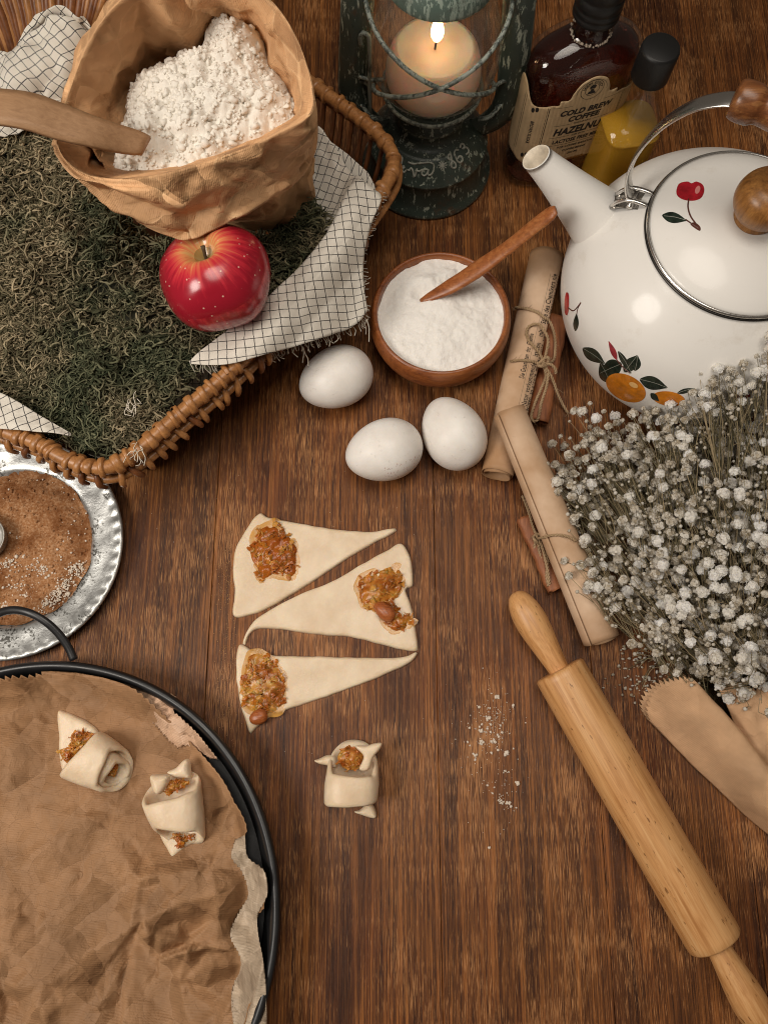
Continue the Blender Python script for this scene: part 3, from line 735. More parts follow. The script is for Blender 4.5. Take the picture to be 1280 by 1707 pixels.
# ------------------------------------------------------------------ apple
def apple_mat():
    m = M("apple_skin", rough=.22, spec=.5, Coat_Weight=.2, Coat_Roughness=.2)
    c = m.co(); x, y, z = m.sep(c)[0], m.sep(c)[1], m.sep(c)[2]
    ang = m.math('ARCTAN2', y, x); cmb = m.node('ShaderNodeCombineXYZ')
    m.link(m.math('MULTIPLY', ang, 9.0), cmb.inputs[0]); m.link(m.math('MULTIPLY', z, .05), cmb.inputs[1])
    st1 = m.noise(cmb.outputs[0], 1.0, 4, .65)
    rr = m.math('SQRT', m.math('ADD', m.math('MULTIPLY', x, x), m.math('MULTIPLY', y, y)))
    top = m.math('SUBTRACT', 1.0, m.math('DIVIDE', rr, 27.0)); top = m.math('MULTIPLY', top, m.math('GREATER_THAN', z, 5.0))
    big = m.noise(m.co(scale=(.03, .03, .03)), 1.0, 2)
    yel = m.math('ADD', m.math('ADD', top, m.math('MULTIPLY', m.math('SUBTRACT', st1, .5), 1.3)), m.math('ADD', m.math('MULTIPLY', m.math('SUBTRACT', big, .5), .8), .12))
    col = m.ramp(yel, [(.0, (.32, .008, .022)), (.25, (.50, .022, .038)), (.5, (.58, .095, .06)), (.78, (.64, .27, .10)), (1, (.56, .38, .15))])
    cav = m.ramp(rr, [(0.0, 0.0), (1.0, 1.0)])
    g = m.math('LESS_THAN', rr, 6.5); g = m.math('MULTIPLY', g, m.math('GREATER_THAN', z, 0.0))
    col = m.mix(m.math('MULTIPLY', g, .6), col, (.16, .12, .03))
    d = m.vor(m.co(scale=(.17, .17, .17)), 1.0); dots = m.ramp(d, [(.07, .8), (.125, 0.0)])
    m.set('Base Color', m.mix(dots, col, (.75, .52, .40))); return m
a0 = P(362, 466, 128)
apple = thing("apple", "shiny red apple with pale dots lying on the moss under the paper bag", "apple", a0, rot=(math.radians(-14), math.radians(-3), .6))
prof = []
for k in range(40):
    t = math.pi * k / 39
    r = 37.5 * math.sin(t) ** .92 * (1 + .06 * math.cos(t)) ; h = 33 * math.cos(t) - 15 * math.exp(-(r / 8.5) ** 2) * (1 if t < 1.57 else -.6)
    prof.append((max(r, 0.0), h))
V, F = lathe(prof[::-1], 72)
an = np.arctan2(V[:, 1], V[:, 0]); V[:, :2] *= (1 + .022 * np.cos(5 * an + .4) * (V[:, 2] < 20)[:] + .018 * np.cos(2 * an))[:, None]; V[:, 2] += 1.6 * np.cos(3 * an) * (np.hypot(V[:, 0], V[:, 1]) / 37)
obj("flesh", (V, F), apple_mat().m, apple)
obj("stem", tube(cr([(0, 0, 15), (.5, .3, 21), (1.6, .5, 26), (2.6, 1.4, 29)], 8), [1.3, 1.1, 1.1, 1.1, 1.15, 1.2, 1.4, 1.7], 8, rag=.08), plain("apple_stalk", (.07, .045, .02), .8).m, apple)
# ------------------------------------------------------------------ storm lantern
def worn_paint(name, paint, bare, amount, rust=(.10, .045, .02), rough=.38):
    m = M(name, paint, rough, spec=.5)
    a = m.noise(m.co(scale=(.20, .20, .045)), 1.0, 6, .72, .6); b = m.noise(m.co(scale=(.45, .45, .07)), 1.0, 4, .7)
    s_ = m.math('ADD', a, m.math('MULTIPLY', m.math('SUBTRACT', b, .5), .55))
    c = m.mix(m.ramp(s_, [(amount - .08, 0.0), (amount - .05, 1.0)]), paint, bare)
    c = m.mix(m.ramp(m.noise(m.co(scale=(.05, .05, .05)), 1.0, 5, .7), [(.60, 0.0), (.70, .7)]), c, rust)
    g = m.node('ShaderNodeNewGeometry'); pt = m.ramp(g.outputs['Pointiness'], [(.53, 0.0), (.60, 1.0)])
    c = m.mix(m.math('MULTIPLY', pt, m.ramp(b, [(.40, 0.0), (.55, .9)])), c, bare)
    m.set('Base Color', c); m.set('Roughness', m.ramp(b, [(.3, rough - .12), (.7, rough + .2)])); m.bump(s_, .3, .5); return m
LP = worn_paint("worn_green_enamel", (.042, .060, .049), (.36, .40, .33), .66)
LG = worn_paint("green_patina", (.085, .125, .105), (.26, .32, .27), .58, (.05, .055, .045), .45)
LWIRE = worn_paint("rusty_wire", (.045, .055, .048), (.26, .29, .25), .56, (.10, .06, .035), .45)
LX, LY = 38.6, 490.0
lan = thing("storm_lantern", "old dark green metal storm lantern with a lit candle in its glass", "lantern", (LX, LY, 0))
LO = np.array([LX, LY, 0.0])
tank = lathe([(0, 0), (56, 0), (58, 1.2), (58.4, 3), (57.6, 5), (55, 8), (53, 13), (51.6, 22), (50.6, 30), (51.2, 32.5), (52.0, 34), (51.6, 35.6), (50.2, 37), (48.6, 40), (45.5, 45), (42, 49.5), (39.6, 51.5), (38.6, 52.6), (37.8, 52.8), (36.6, 53.4), (35.4, 55.5), (33, 57), (29.5, 58.6), (28.6, 62), (28.0, 66), (29.5, 67.5), (28, 69), (25.6, 71), (24.5, 77)], 96, LO)
obj("fuel_tank", tank, LP.m, lan); tank_b = bvh(tank)
obj("burner", lathe([(24, 74), (24.5, 78), (29, 82), (34.5, 85.5), (36.8, 87.5), (37.4, 89.5), (36.8, 91.5), (35.2, 92.5), (34, 94), (34, 96), (32, 96), (30, 94), (0, 94)], 72, LO), LP.m, lan)
GL = thin_glass("lantern_glass", (.97, .96, .93), haze=.08)
obj("globe", lathe([(33, 94), (37, 98), (43.5, 105), (47.5, 113), (49.3, 120), (49.5, 132), (48, 145), (45, 158), (41, 170), (37, 180), (34, 187)], 72, LO), GL.m, lan)
obj("chimney_cap", lathe([(31, 192), (34, 185), (36.6, 184), (38.2, 185.4), (38.6, 188), (37.6, 194), (34.5, 201), (30, 206), (28, 212), (28, 226), (33, 229), (33, 233), (24, 242), (0, 247)], 72, LO), LG.m, lan)
for sgn in (-1, 1):
    e = cr([LO + (sgn * 30, 0, 46), LO + (sgn * 46, 0, 50), LO + (sgn * 58.5, 0, 63), LO + (sgn * 63.5, 0, 84), LO + (sgn * 61.5, 0, 120), LO + (sgn * 57, 0, 170), LO + (sgn * 52, 0, 225), LO + (sgn * 40, 0, 240), LO + (sgn * 26, 0, 238)], 60)
    rr = np.full(60, 6.2); rr[:8] = np.linspace(5.0, 6.2, 8)
    t_, n_, b_ = frames(e); a_ = np.linspace(0, 2 * np.pi, 22, endpoint=False)
    lob = 1 + .10 * np.cos(4 * a_)                                   # pressed ribs along the flat tube
    Gt = e[:, None] + rr[:, None, None] * lob[None, :, None] * (1.75 * np.cos(a_)[None, :, None] * n_[:, None] + np.sin(a_)[None, :, None] * b_[:, None])
    tb = obj("side_tube", grid(Gt, wv=True), LP.m, lan)
    obj("bracket", join(tube(cr([LO + (sgn * 35, -6, 89), LO + (sgn * 44, -9, 94), LO + (sgn * 52, -5, 100), LO + (sgn * 60, -3, 102)], 14), 1.7, 8),
                        tube(cr([LO + (sgn * 40, -8, 66), LO + (sgn * 49, -9, 70), LO + (sgn * 58, -3, 78)], 10), [2.4] * 10, 8, flat=.5)), LWIRE.m, lan)
obj("lifter_rod", join(tube(cr([LO + (-50, -6, 52), LO + (-50, -7, 90), LO + (-49.5, -7, 140), LO + (-51, -7, 147), LO + (-54, -7, 148.5), LO + (-56, -7, 145), LO + (-55.5, -7, 138)], 40), 1.7, 8),
                       tube(cr([LO + (-38, -5, 104), LO + (-50, -7, 106), LO + (-60, -4, 107)], 8), 1.6, 7)), LWIRE.m, lan)
def guard(sgn):
    pts = []
    for t in np.linspace(0, 1, 40):
        a = math.radians(-178 + 172 * t) if sgn > 0 else math.radians(-2 - 172 * t)
        # falls from high on one side, past the front, to the burner ring on the other
        z = 172 - 72 * t ** 1.3
        r = 51.5 if z > 112 else 51.5 - (112 - z) * .42
        pts.append(LO + (r * math.cos(a), r * math.sin(a), z + (2.2 if sgn > 0 else 0)))
    pts = [LO + (-sgn * 50, 3, 186)] + [LO + (-sgn * 51.5, 0, 172)] + pts
    return tube(cr(pts, 70), 1.75, 8)
obj("wire_guard", guard(1), LWIRE.m, lan); obj("wire_guard", guard(-1), LWIRE.m, lan)
rg = np.array([LO + (39.5 * math.cos(a), 39.5 * math.sin(a), 93) for a in np.linspace(0, 2 * np.pi, 60)]); obj("guard_ring", tube(rg, 1.6, 8), LWIRE.m, lan)
EMB = worn_paint("rubbed_metal", (.18, .19, .15), (.42, .43, .37), .5)
def zt(k): return [(640 + x / 6.737, 190 + y / 6.737) for x, y in k]
strokes = [zt(k) for k in (
    [(150, 640), (190, 480), (205, 520), (165, 640), (178, 655), (215, 610), (235, 590), (215, 580), (205, 620), (222, 660), (262, 620), (285, 640), (300, 600), (325, 640), (335, 705), (350, 690), (372, 610)],
    [(372, 640), (400, 640), (440, 620)], [(490, 625), (455, 618), (425, 650), (430, 685), (462, 690), (490, 650), (500, 610), (492, 670), (505, 690), (540, 665), (560, 600), (550, 560), (500, 545), (420, 552), (330, 560), (270, 540)],
    [(760, 520), (745, 455), (722, 460), (718, 500), (755, 520), (795, 550), (805, 595), (770, 605), (750, 570), (765, 525)],
    [(835, 405), (800, 405), (790, 450), (815, 515), (850, 545), (880, 520), (870, 480), (840, 475), (825, 505)],
    [(852, 380), (860, 345), (885, 335), (900, 365), (880, 395), (915, 375), (945, 395), (945, 430), (915, 455)])]
ps = [line_on(tank_b, k, .85, 44, .1) for k in strokes]
obj("embossed_name", join(*ps[:3]), EMB.m, lan); obj("embossed_number", join(*ps[3:]), EMB.m, lan)
c0 = (640 + 655 / 6.737, 190 + 575 / 6.737)
st_ = [line_on(tank_b, [c0, (c0[0] + 7.5 * math.cos(a), c0[1] + 8 * math.sin(a))], .5, 5, .05, smooth=False) for a in np.linspace(0, 6.28, 11)[:-1]]
obj("embossed_star", join(*st_), EMB.m, lan)

# candle standing in the lantern
WAX = M("candle_wax", (.90, .68, .52), .45); WAX.set('Subsurface Weight', 1.0); WAX.set('Subsurface Radius', (.022, .011, .006)); WAX.set('Subsurface Scale', 1.0)
FLM = emit("flame", (1.0, .72, .38), 14); fz_ = FLM.sep(FLM.co())[2]; FLM.set('Emission Color', FLM.ramp(FLM.math('DIVIDE', FLM.math('SUBTRACT', fz_, 39.0), 26.0), [(0, (.9, .42, .16)), (.3, (1, .80, .48)), (.7, (1, .66, .28)), (1, (1, .40, .10))]))
can = thing("candle", "thick peach pillar candle burning inside the storm lantern", "candle", (LX, LY, 94.5))
obj("wax", lathe([(0, 94.5), (33, 94.5), (36, 99), (37.6, 106), (36.5, 116), (33.8, 124.5), (31, 128.6), (29, 130), (27.6, 129.6), (25.6, 128.2), (19, 127.4), (0, 127)], 64, LO), WAX.m, can)
obj("wick", tube(cr([LO + (0, 0, 127.5), LO + (.3, .2, 132), LO + (1.0, 0, 136)], 8), .8, 7), plain("burnt_wick", (.02, .012, .008), .9).m, can)
obj("flame", lathe([(0, 134), (2.6, 136), (4.4, 139.5), (4.9, 143), (4.1, 148), (2.2, 154), (0, 159)], 24, LO + (.8, 0, 0)), FLM.m, can)
pl = bpy.data.lights.new("candle_light", 'POINT'); pl.energy = .10; pl.color = (1.0, .66, .38); pl.shadow_soft_size = .005
po = bpy.data.objects.new("candle_light", pl); COL.objects.link(po); po.location = ((LX + .8) / 1000, LY / 1000, .145)

# ------------------------------------------------------------------ bottles
def sup(a, b, n, N=72, yaw=0.0):
    t = np.linspace(0, 2 * np.pi, N, endpoint=False); c, s_ = np.cos(t), np.sin(t)
    x = a * np.sign(c) * np.abs(c) ** (2 / n); y = b * np.sign(s_) * np.abs(s_) ** (2 / n)
    return np.stack([x * math.cos(yaw) - y * math.sin(yaw), x * math.sin(yaw) + y * math.cos(yaw)], 1)
def bottle_loops(tab, o, yaw, shrink=0.0, N=72):
    rows = []
    tab = cr(np.array(tab, float), len(tab) * 4)
    for z, a, b, n in tab:
        p = sup(a - shrink, b - shrink, max(n, 2), N, yaw); rows.append(np.c_[p + o[:2], np.full(N, z)])
    return np.array(rows)
def capped(G):
    V, F = grid(G, wv=True); n = G.shape[1]; k = len(V)
    return V, F + [list(range(n))[::-1], list(range(k - n, k))]
BGL = thin_glass("bottle_glass", (.95, .94, .92))
D0 = P(919, 268, 0); DY = math.radians(17)
dark = thing("syrup_bottle", "flask-shaped glass bottle of dark coffee syrup with a kraft paper label", "bottle", D0)
dt = [(0, 41, 19, 2.6), (1.5, 45, 23, 2.7), (5, 47, 25, 2.8), (40, 47, 25, 2.8), (112, 47, 25, 2.8), (122, 46, 24.6, 2.7), (129, 42.5, 23, 2.5), (134, 35, 20.5, 2.3), (138, 26, 18, 2.1), (141, 18.5, 15.6, 2), (145, 15, 14.6, 2), (152, 14, 14, 2), (164, 14, 14, 2)]
obj("glass", grid(bottle_loops(dt, D0, DY), wv=True), BGL.m, dark)
SYR = M("dark_syrup", (.20, .045, .032), .04, spec=.5); SYR.set('Transmission Weight', .9); SYR.set('IOR', 1.35)
obj("syrup", capped(bottle_loops([(6, 42, 20, 2.6), (9, 44.5, 22.5, 2.7), (60, 44.5, 22.5, 2.7), (111, 44.4, 22.4, 2.6), (121, 43.4, 22, 2.4), (127, 40, 20.6, 2.3), (132, 32.6, 18, 2.1), (136, 24, 15.4, 2), (138, 17, 13.6, 2)], D0, DY)), SYR.m, dark)
BLK = M("black_plastic", (.005, .005, .005), .5, spec=.5); BLK.bump(BLK.noise(BLK.co(scale=(1, 1, 1)), 1.0, 2), .1, .1)
co_ = (D0[0], D0[1], 0)
obj("cap", lathe([(14.5, 153), (16.6, 153), (17.3, 154), (17.3, 157), (16.6, 158), (17.3, 159), (17.3, 162), (16.6, 163), (17.2, 164), (17.2, 171), (16.4, 172), (17.0, 173), (17, 185), (16, 187), (0, 187)], 64, co_), BLK.m, dark)
bub = []
ico = bmesh.new(); bmesh.ops.create_icosphere(ico, subdivisions=1, radius=1.0); IV = np.array([v.co[:] for v in ico.verts]); IF = [[v.index for v in f.verts] for f in ico.faces]; ico.free()
for k in range(150):
    a = random.uniform(0, 6.28); rr = random.choice((14.8, 15.2, 15.5)) + random.uniform(-1.2, .3)
    bub.append((IV * random.uniform(.35, 1.0) + (D0[0] + rr * math.cos(a), D0[1] + rr * math.sin(a), 139 + random.uniform(-.6, .8)), IF))
tag(obj("foam", join(*bub), M("foam", (.62, .52, .42), .3, Alpha=.8).m, dark), kind='stuff')
# the label wraps the front: (s, z) along the perimeter
per = sup(47.35, 25.35, 2.8, 1440, DY); fi = np.argmin((per @ np.array([math.sin(DY), -math.cos(DY)])) * -1)
perc = np.roll(per, -fi, 0); plen = np.r_[0, np.cumsum(np.linalg.norm(np.diff(np.concatenate([perc, perc[:1]]), axis=0), axis=1))]
perc = np.concatenate([perc, perc[:1]])
def on_label(s_, z, off=0.0):
    s_ = np.mod(np.asarray(s_, float), plen[-1]); x = np.interp(s_, plen, perc[:, 0]); y = np.interp(s_, plen, perc[:, 1])
    c = np.stack([x, y], -1); n = c / np.linalg.norm(c, axis=-1)[..., None]
    c = c + n * off + D0[:2]
    return np.concatenate([c, np.asarray(z, float)[..., None] + 22.0], -1)
LB = kraft("label_paper", (.52, .375, .215), rib=.2, crumple=.02, coord='Object')
INK = M("label_ink", (.012, .009, .008), .7)
lab = cr([(-66, 22), (-66, 84), (-56, 90), (-46, 75), (-36, 74.5), (-30, 76), (-24, 76), (-24, 80), (-17, 80), (-15, 86), (-10, 95), (0, 99), (10, 95), (15, 86), (17, 80), (24, 80), (24, 76), (30, 76), (36, 74.5), (46, 75), (56, 90), (66, 84), (66, 22), (52, 14), (40, 10), (0, 10), (-40, 10), (-52, 14)], 220, True)
lv, lf = fill2d(lab, 2.2); lblw = on_label(lv[:, 0], lv[:, 1], 0)
LBL = obj("label", (lblw, lf), LB.m, dark, smooth=True); mod_solid(LBL, .2, 0)
def text_mesh(body, size, bold=0.0, shear=0.0, xs=1.0, align='CENTER'):
    cu = bpy.data.curves.new("t", 'FONT'); cu.body = body; cu.size = 1; cu.align_x = align; cu.offset = bold; cu.shear = shear; cu.resolution_u = 3; cu.space_character = 1.05
    o = bpy.data.objects.new("t", cu); COL.objects.link(o)
    dg = bpy.context.evaluated_depsgraph_get(); me = bpy.data.meshes.new_from_object(o.evaluated_get(dg))
    V = np.array([v.co[:] for v in me.vertices])[:, :2] if len(me.vertices) else np.zeros((0, 2)); F = [list(p.vertices) for p in me.polygons]
    bpy.data.objects.remove(o); bpy.data.curves.remove(cu); bpy.data.meshes.remove(me)
    return V * [size * xs, size], F
def serif_bars(V):  # thin slabs at the foot and head of the letters would be lost at this size: widen by shear only
    return V
prints = []
def put_text(body, s0, z0, size, bold=.03, shear=.22, xs=1.0, rot=0.0):
    V, F = text_mesh(body, size, bold, shear, xs)
    c, s_ = math.cos(rot), math.sin(rot); V = np.stack([V[:, 0] * c - V[:, 1] * s_, V[:, 0] * s_ + V[:, 1] * c], 1)
    prints.append((on_label(V[:, 0] + s0, V[:, 1] + z0, .22), F))
def put_bar(s0, z0, s1, z1, w=.35):
    d = np.array([s1 - s0, z1 - z0]); L = np.linalg.norm(d); n = np.array([-d[1], d[0]]) / L * w / 2; k = max(2, int(L / 3))
    a = np.array([s0, z0]) + np.linspace(0, 1, k)[:, None] * d
    G = np.stack([on_label((a + n)[:, 0], (a + n)[:, 1], .2), on_label((a - n)[:, 0], (a - n)[:, 1], .2)])
    prints.append(grid(G))
put_text("COLD BREW", 0, 64.2, 7.4, .05, .2, .98); put_text("COFFEE", 0, 56.8, 7.4, .05, .2, 1.0)
put_text("SUGGARABLE", 0, 53.2, 2.3, .02, .0); put_bar(-24, 53.8, -9, 53.8); put_bar(9, 53.8, 24, 53.8)
put_text("HAZELNUT", 0, 43.2, 10.2, .045, .2, .84); put_bar(-25, 40.6, -8, 40.6); put_bar(8, 40.6, 25, 40.6); put_text("SLIM WITH", 0, 39.6, 2.3, .02, .0)
put_text("LACTOSE FREE MILK", 0, 33.6, 5.4, .04, .15, .84); put_bar(-29, 31.4, 29, 31.4)
put_text("FOR COFFEE BARISTAS", 0, 27.2, 3.0, .03, .2); put_text("COFFEE BEANS", 0, 22.6, 3.0, .03, .2); put_text("250 ML", 0, 18, 3.0, .03, .2)
for s_ in (-1, 1):
    put_bar(s_ * 31, 15, s_ * 31, 73, .5); put_bar(s_ * 32.4, 15, s_ * 32.4, 74, .3); put_bar(s_ * 52, 22, s_ * 52, 80, .3); put_bar(s_ * 54, 22, s_ * 54, 80, .3)
put_text("BROWN SUGAR", -43.5, 46, 4.0, .03, 0, .82, -math.pi / 2)
for zc in (70, 20): 
    for dx in (-1.5, 1.7):
        t = np.linspace(0, 2 * np.pi, 14, endpoint=False); o2 = np.stack([-42.5 + dx + 1.4 * np.cos(t), zc + dx * .5 + 2.5 * np.sin(t)], 1)
        prints.append((on_label(o2[:, 0], o2[:, 1], .22), [list(range(14))]))
def annulus(r0, r1, sx=0, zc=86.5, n=40):
    t = np.linspace(0, 2 * np.pi, n); G = np.stack([on_label(sx + r * np.cos(t), zc + r * np.sin(t), .22) for r in (r0, r1)]); prints.append(grid(G))
annulus(9.0, 9.4); annulus(5.4, 5.75)
for k, ch in enumerate("URBAN EFFECT"):
    a = math.radians(165 - k * 13.6); V, F = text_mesh(ch, 2.9, .03); c, s_ = math.cos(a - math.pi / 2), math.sin(a - math.pi / 2)
    if len(V): prints.append((on_label(7.2 * math.cos(a) + V[:, 0] * c - (V[:, 1] - 1) * s_, 86.5 + 7.2 * math.sin(a) + V[:, 0] * s_ + (V[:, 1] - 1) * c, .22), F))
for shp in ([(-3.4, -4), (3.4, -4), (2.6, -1.8), (1, -1), (.9, .2), (-.9, .2), (-1, -1), (-2.8, -1.8)], [(-2.2, 1), (2.3, 1.2), (2.7, 3.4), (1.2, 4.8), (-1, 4.6), (-2.6, 3)], [(-1.7, .6), (1.7, .6), (.9, -1.2), (-.8, -1.2)]):
    sh = np.array(shp, float); prints.append((on_label(sh[:, 0], 86.5 + sh[:, 1], .22), [list(range(len(sh)))]))
t = np.linspace(0, math.pi, 30)
prints.append(grid(np.stack([on_label(r * np.cos(t), 84 + r * .98 * np.sin(t), .22) for r in (12.2, 12.5)])))
for s0, s1 in ((-30, -13), (13, 30)): put_bar(s0, 73.4, s1, 73.4, .3)
obj("lettering", join(*prints), INK.m, LBL, smooth=False)

O0 = P(1008, 306, 0); OY = math.radians(10)
oil = thing("oil_bottle", "small clear glass bottle of yellow oil with a plain black cap", "bottle", O0)
ot = [(0, 21, 21, 3.5), (1.5, 23.5, 23.5, 3.8), (4, 24.5, 24.5, 4), (70, 24, 24, 4), (80, 23, 23, 3.6), (92, 19.5, 19.5, 3), (104, 15, 15, 2.3), (113, 12, 12, 2), (120, 11, 11, 2), (130, 11, 11, 2)]
obj("glass", grid(bottle_loops(ot, O0, OY), wv=True), BGL.m, oil)
OIL = M("yellow_oil", (.95, .52, .05), .03, spec=.5); OIL.set('Transmission Weight', .5); OIL.set('IOR', 1.4)
obj("oil", capped(bottle_loops([(4, 20, 20, 3.5), (6, 22, 22, 3.8), (50, 22.2, 22.2, 4), (72, 21.6, 21.6, 3.9), (73.5, 22.2, 22.2, 3.9)], O0, OY)), OIL.m, oil)
obj("cap", lathe([(11, 119), (13.6, 121), (14.3, 122), (14.3, 145), (13.7, 147.4), (12.6, 148), (0, 148)], 64, (O0[0], O0[1], 0)), BLK.m, oil)

# ------------------------------------------------------------------ enamel kettle
EN = M("white_enamel", (.80, .775, .735), .42, spec=.3, Coat_Weight=.3, Coat_Roughness=.12)
es_ = EN.noise(EN.co(scale=(.035, .035, .035)), 1.0, 6, .72); EN.set('Base Color', EN.mix(EN.ramp(es_, [(.60, 0.0), (.78, .40)]), (.80, .775, .735), (.54, .46, .36))); EN.set('Roughness', EN.ramp(es_, [(.4, .36), (.7, .5)])); EN.bump(EN.noise(EN.co(scale=(.03, .03, .03)), 1.0, 2), .06, 1.0)
CHR = M("chrome", (.72, .70, .67), .26, 1.0); STEEL_D = M("dark_steel", (.05, .045, .04), .35, .8)
KX, KY = 252.0, 330.0; KO = np.array([KX, KY, 0.0]); kd = np.array([-.903, .43, 0.0])
ket = thing("enamel_kettle", "large white enamel kettle painted with cherries and oranges", "kettle", KO)
kb = lathe(cr([(0, 0), (82, 0), (88, 2), (97, 12), (105, 28), (109.5, 46), (110.5, 60), (108, 76), (101, 92), (91, 105), (80, 115.5), (71, 122.5), (66.5, 126), (65, 126), (63, 122)], 90), 128, KO)
obj("body", kb, EN.m, ket)
tip = P(893, 262, 130); s0 = KO + kd * 66 + (0, 0, 66); ax = tip - s0; Ls = np.linalg.norm(ax); ax /= Ls
e1 = np.cross(ax, [0, 0, 1]); e1 /= np.linalg.norm(e1); e2 = np.cross(e1, ax)
a = np.linspace(0, 2 * np.pi, 48, endpoint=False); rows = []
tn = ax * .8 + np.array([0, -.08, .34]); tn /= np.linalg.norm(tn)                    # the mouth is cut nearly level
for t_ in np.linspace(0, 1, 26):
    r = 33 * (1 - t_) ** 1.15 + 10.4 * t_ + 6 * math.exp(-((t_ - .10) / .14) ** 2)
    ring = s0 + ax * Ls * t_ + r * (np.cos(a)[:, None] * e1 + np.sin(a)[:, None] * e2)
    if t_ > .72:
        w = ((t_ - .72) / .28) ** 2; flat = ring - np.outer((ring - (s0 + ax * Ls * t_)) @ tn / (ax @ tn), ax) ; ring = ring * (1 - w) + flat * w
    rows.append(ring)
lip = rows[-1]; cc = lip.mean(0)
rows += [cc + (lip - cc) * 1.03 - ax * .4, cc + (lip - cc) * .97 + ax * .5, cc + (lip - cc) * .90, cc + (lip - cc) * .85 - ax * 6, cc + (lip - cc) * .9 - ax * 40]
kspout = grid(np.array(rows), wv=True)
SPI = plain("spout_enamel", (.72, .64, .52), .3, .2, .2, 0)
sp_o = obj("spout", kspout, [EN.m, SPI.m], ket)
fl_ = len(kspout[1]); mi = np.zeros(fl_, np.int32); mi[-48 * 3:] = 1; sp_o.data.polygons.foreach_set('material_index', mi)
k_tree = bvh(join(kb, kspout))
lid = obj("lid", lathe(cr([(65, 124), (65.4, 127.6), (65.0, 129.4), (63, 131), (57, 134.5), (46, 139), (30, 143), (12, 144.8), (0, 145)], 40), 128, KO), EN.m, ket)
lid_t = bvh(lathe(cr([(65, 124), (65.4, 127.6), (65.0, 129.4), (63, 131), (57, 134.5), (46, 139), (30, 143), (12, 144.8), (0, 145)], 40), 128, KO))
aa = np.linspace(0, 2 * np.pi, 129)
obj("lid_rim", tube(np.stack([KX + 66.4 * np.cos(aa), KY + 66.4 * np.sin(aa), aa * 0 + 128.6], 1), 1.35, 10, cap=False), CHR.m, lid)
obj("lid_gap", tube(np.stack([KX + 67.6 * np.cos(aa), KY + 67.6 * np.sin(aa), aa * 0 + 126.4], 1), .9, 8, cap=False), STEEL_D.m, lid)
KNOB = wood("knob_wood", (.10, .035, .008), (.30, .125, .030), (.42, .20, .055), axis=2, rough=.35, grain=.8, streak=.4)
obj("knob", lathe(cr([(0, 144.5), (13, 144.6), (14, 147), (13.2, 149), (17, 153), (20.5, 160), (20.8, 167), (18, 174), (12, 178.5), (5, 180), (1.6, 179.2), (0, 178.6)], 40), 48, KO), KNOB.m, lid)
# bail handle
HB = [KO + kd * r + (0, 0, z) for r, z in ((80, 119), (87, 132), (90, 150), (88, 172), (81, 194), (70, 212), (58, 222), (49, 226))]
HB2 = [KO - kd * r + (0, 0, z) for r, z in ((80, 119), (87, 132), (90, 150), (88, 172), (81, 194), (70, 212), (58, 222), (49, 226))]
hand = obj("handle", tube(cr(HB, 40), 6.4, 12, flat=.24), CHR.m, ket); obj("handle", tube(cr(HB2, 40), 6.4, 12, flat=.24), CHR.m, ket)
GRIP = wood("grip_wood", (.045, .012, .004), (.17, .055, .016), (.36, .16, .055), axis=0, rough=.32, grain=.7, streak=.4)
gp = KO + (0, 0, 226.5); gl = []
for t_, r in ((-52, 8.2), (-50.5, 10.6), (-46, 11.6), (-39, 11.4), (-36, 9.8), (-33, 9.4), (-20, 10.6), (0, 11.2), (20, 10.6), (33, 9.4), (36, 9.8), (39, 11.4), (46, 11.6), (50.5, 10.6), (52, 8.2)): gl.append((r, t_))
obj("grip", lathe(cr([(0, -52.5)] + gl + [(0, 52.5)], 70), 32, gp, kd), GRIP.m, hand)
for sg in (1, -1):
    lc = KO + kd * 79 * sg - np.array([0, 0, 3.0])
    side = np.array([-kd[1], kd[0], 0])
    prt = []
    for o_ in (-5.5, 5.5):
        q = [lc + side * o_ + kd * sg * dx + (0, 0, z) for dx, z in ((-14, 121), (-12, 127.5), (2, 127), (9, 121), (12, 114.5))]
        prt.append(tube(cr(q, 16), 2.6, 8, flat=.6))
    prt.append(tube([lc - side * 8 + (0, 0, 122), lc + side * 8 + (0, 0, 122)], 2.2, 10))
    prt.append(grid(np.array([[lc + side * y + kd * sg * dx + (0, 0, z + .6) for dx, z in ((-16, 124.6), (-6, 123.2), (6, 118.2), (15, 111.0))] for y in (-8, 8)])))
    obj("handle_bracket", join(*prt), CHR.m, ket)
# printed fruit
CH_R = plain("cherry_red", (.40, .012, .022), .18, .5, .12, 0); LEAF = plain("leaf_green", (.016, .026, .018), .2, .6, .25, 0); ORN = plain("orange_print", (.62, .20, .012), .2, .35, .12, 0); STEMB = plain("stem_brown", (.10, .03, .02), .25, .3, .2, 0)
BUD = plain("bud_red", (.28, .02, .03), .2, .4, .3, 0); VEIN = plain("vein_grey", (.30, .30, .25), .3, .2, .2, 0); SHINE = plain("print_highlight", (.66, .24, .22), .2, .1, .2, 0); SHO = plain("orange_highlight", (.80, .48, .18), .2, .1, .2, 0)
def ell(cx, cy, rx, ry, rot=0, n=30):
    t = np.linspace(0, 2 * np.pi, n, endpoint=False); c, s_ = math.cos(math.radians(rot)), math.sin(math.radians(rot))
    return [(cx + rx * math.cos(k) * c - ry * math.sin(k) * s_, cy + rx * math.cos(k) * s_ + ry * math.sin(k) * c) for k in t]
def dec(name, pts, mat, tree=k_tree, par=ket, smooth=True, off=.25, step=3.0):
    o2 = cr(np.array(pts, float), max(24, len(pts) * 4), True) if smooth else pts
    VF = print_on(tree, o2, step, off)
    if len(VF[1]): obj(name, VF, mat.m, par)
def decl(name, pts, r, mat, tree=k_tree, par=ket):
    VF = line_on(tree, pts, r, 30, .15)
    if len(VF[1]): obj(name, VF, mat.m, par)
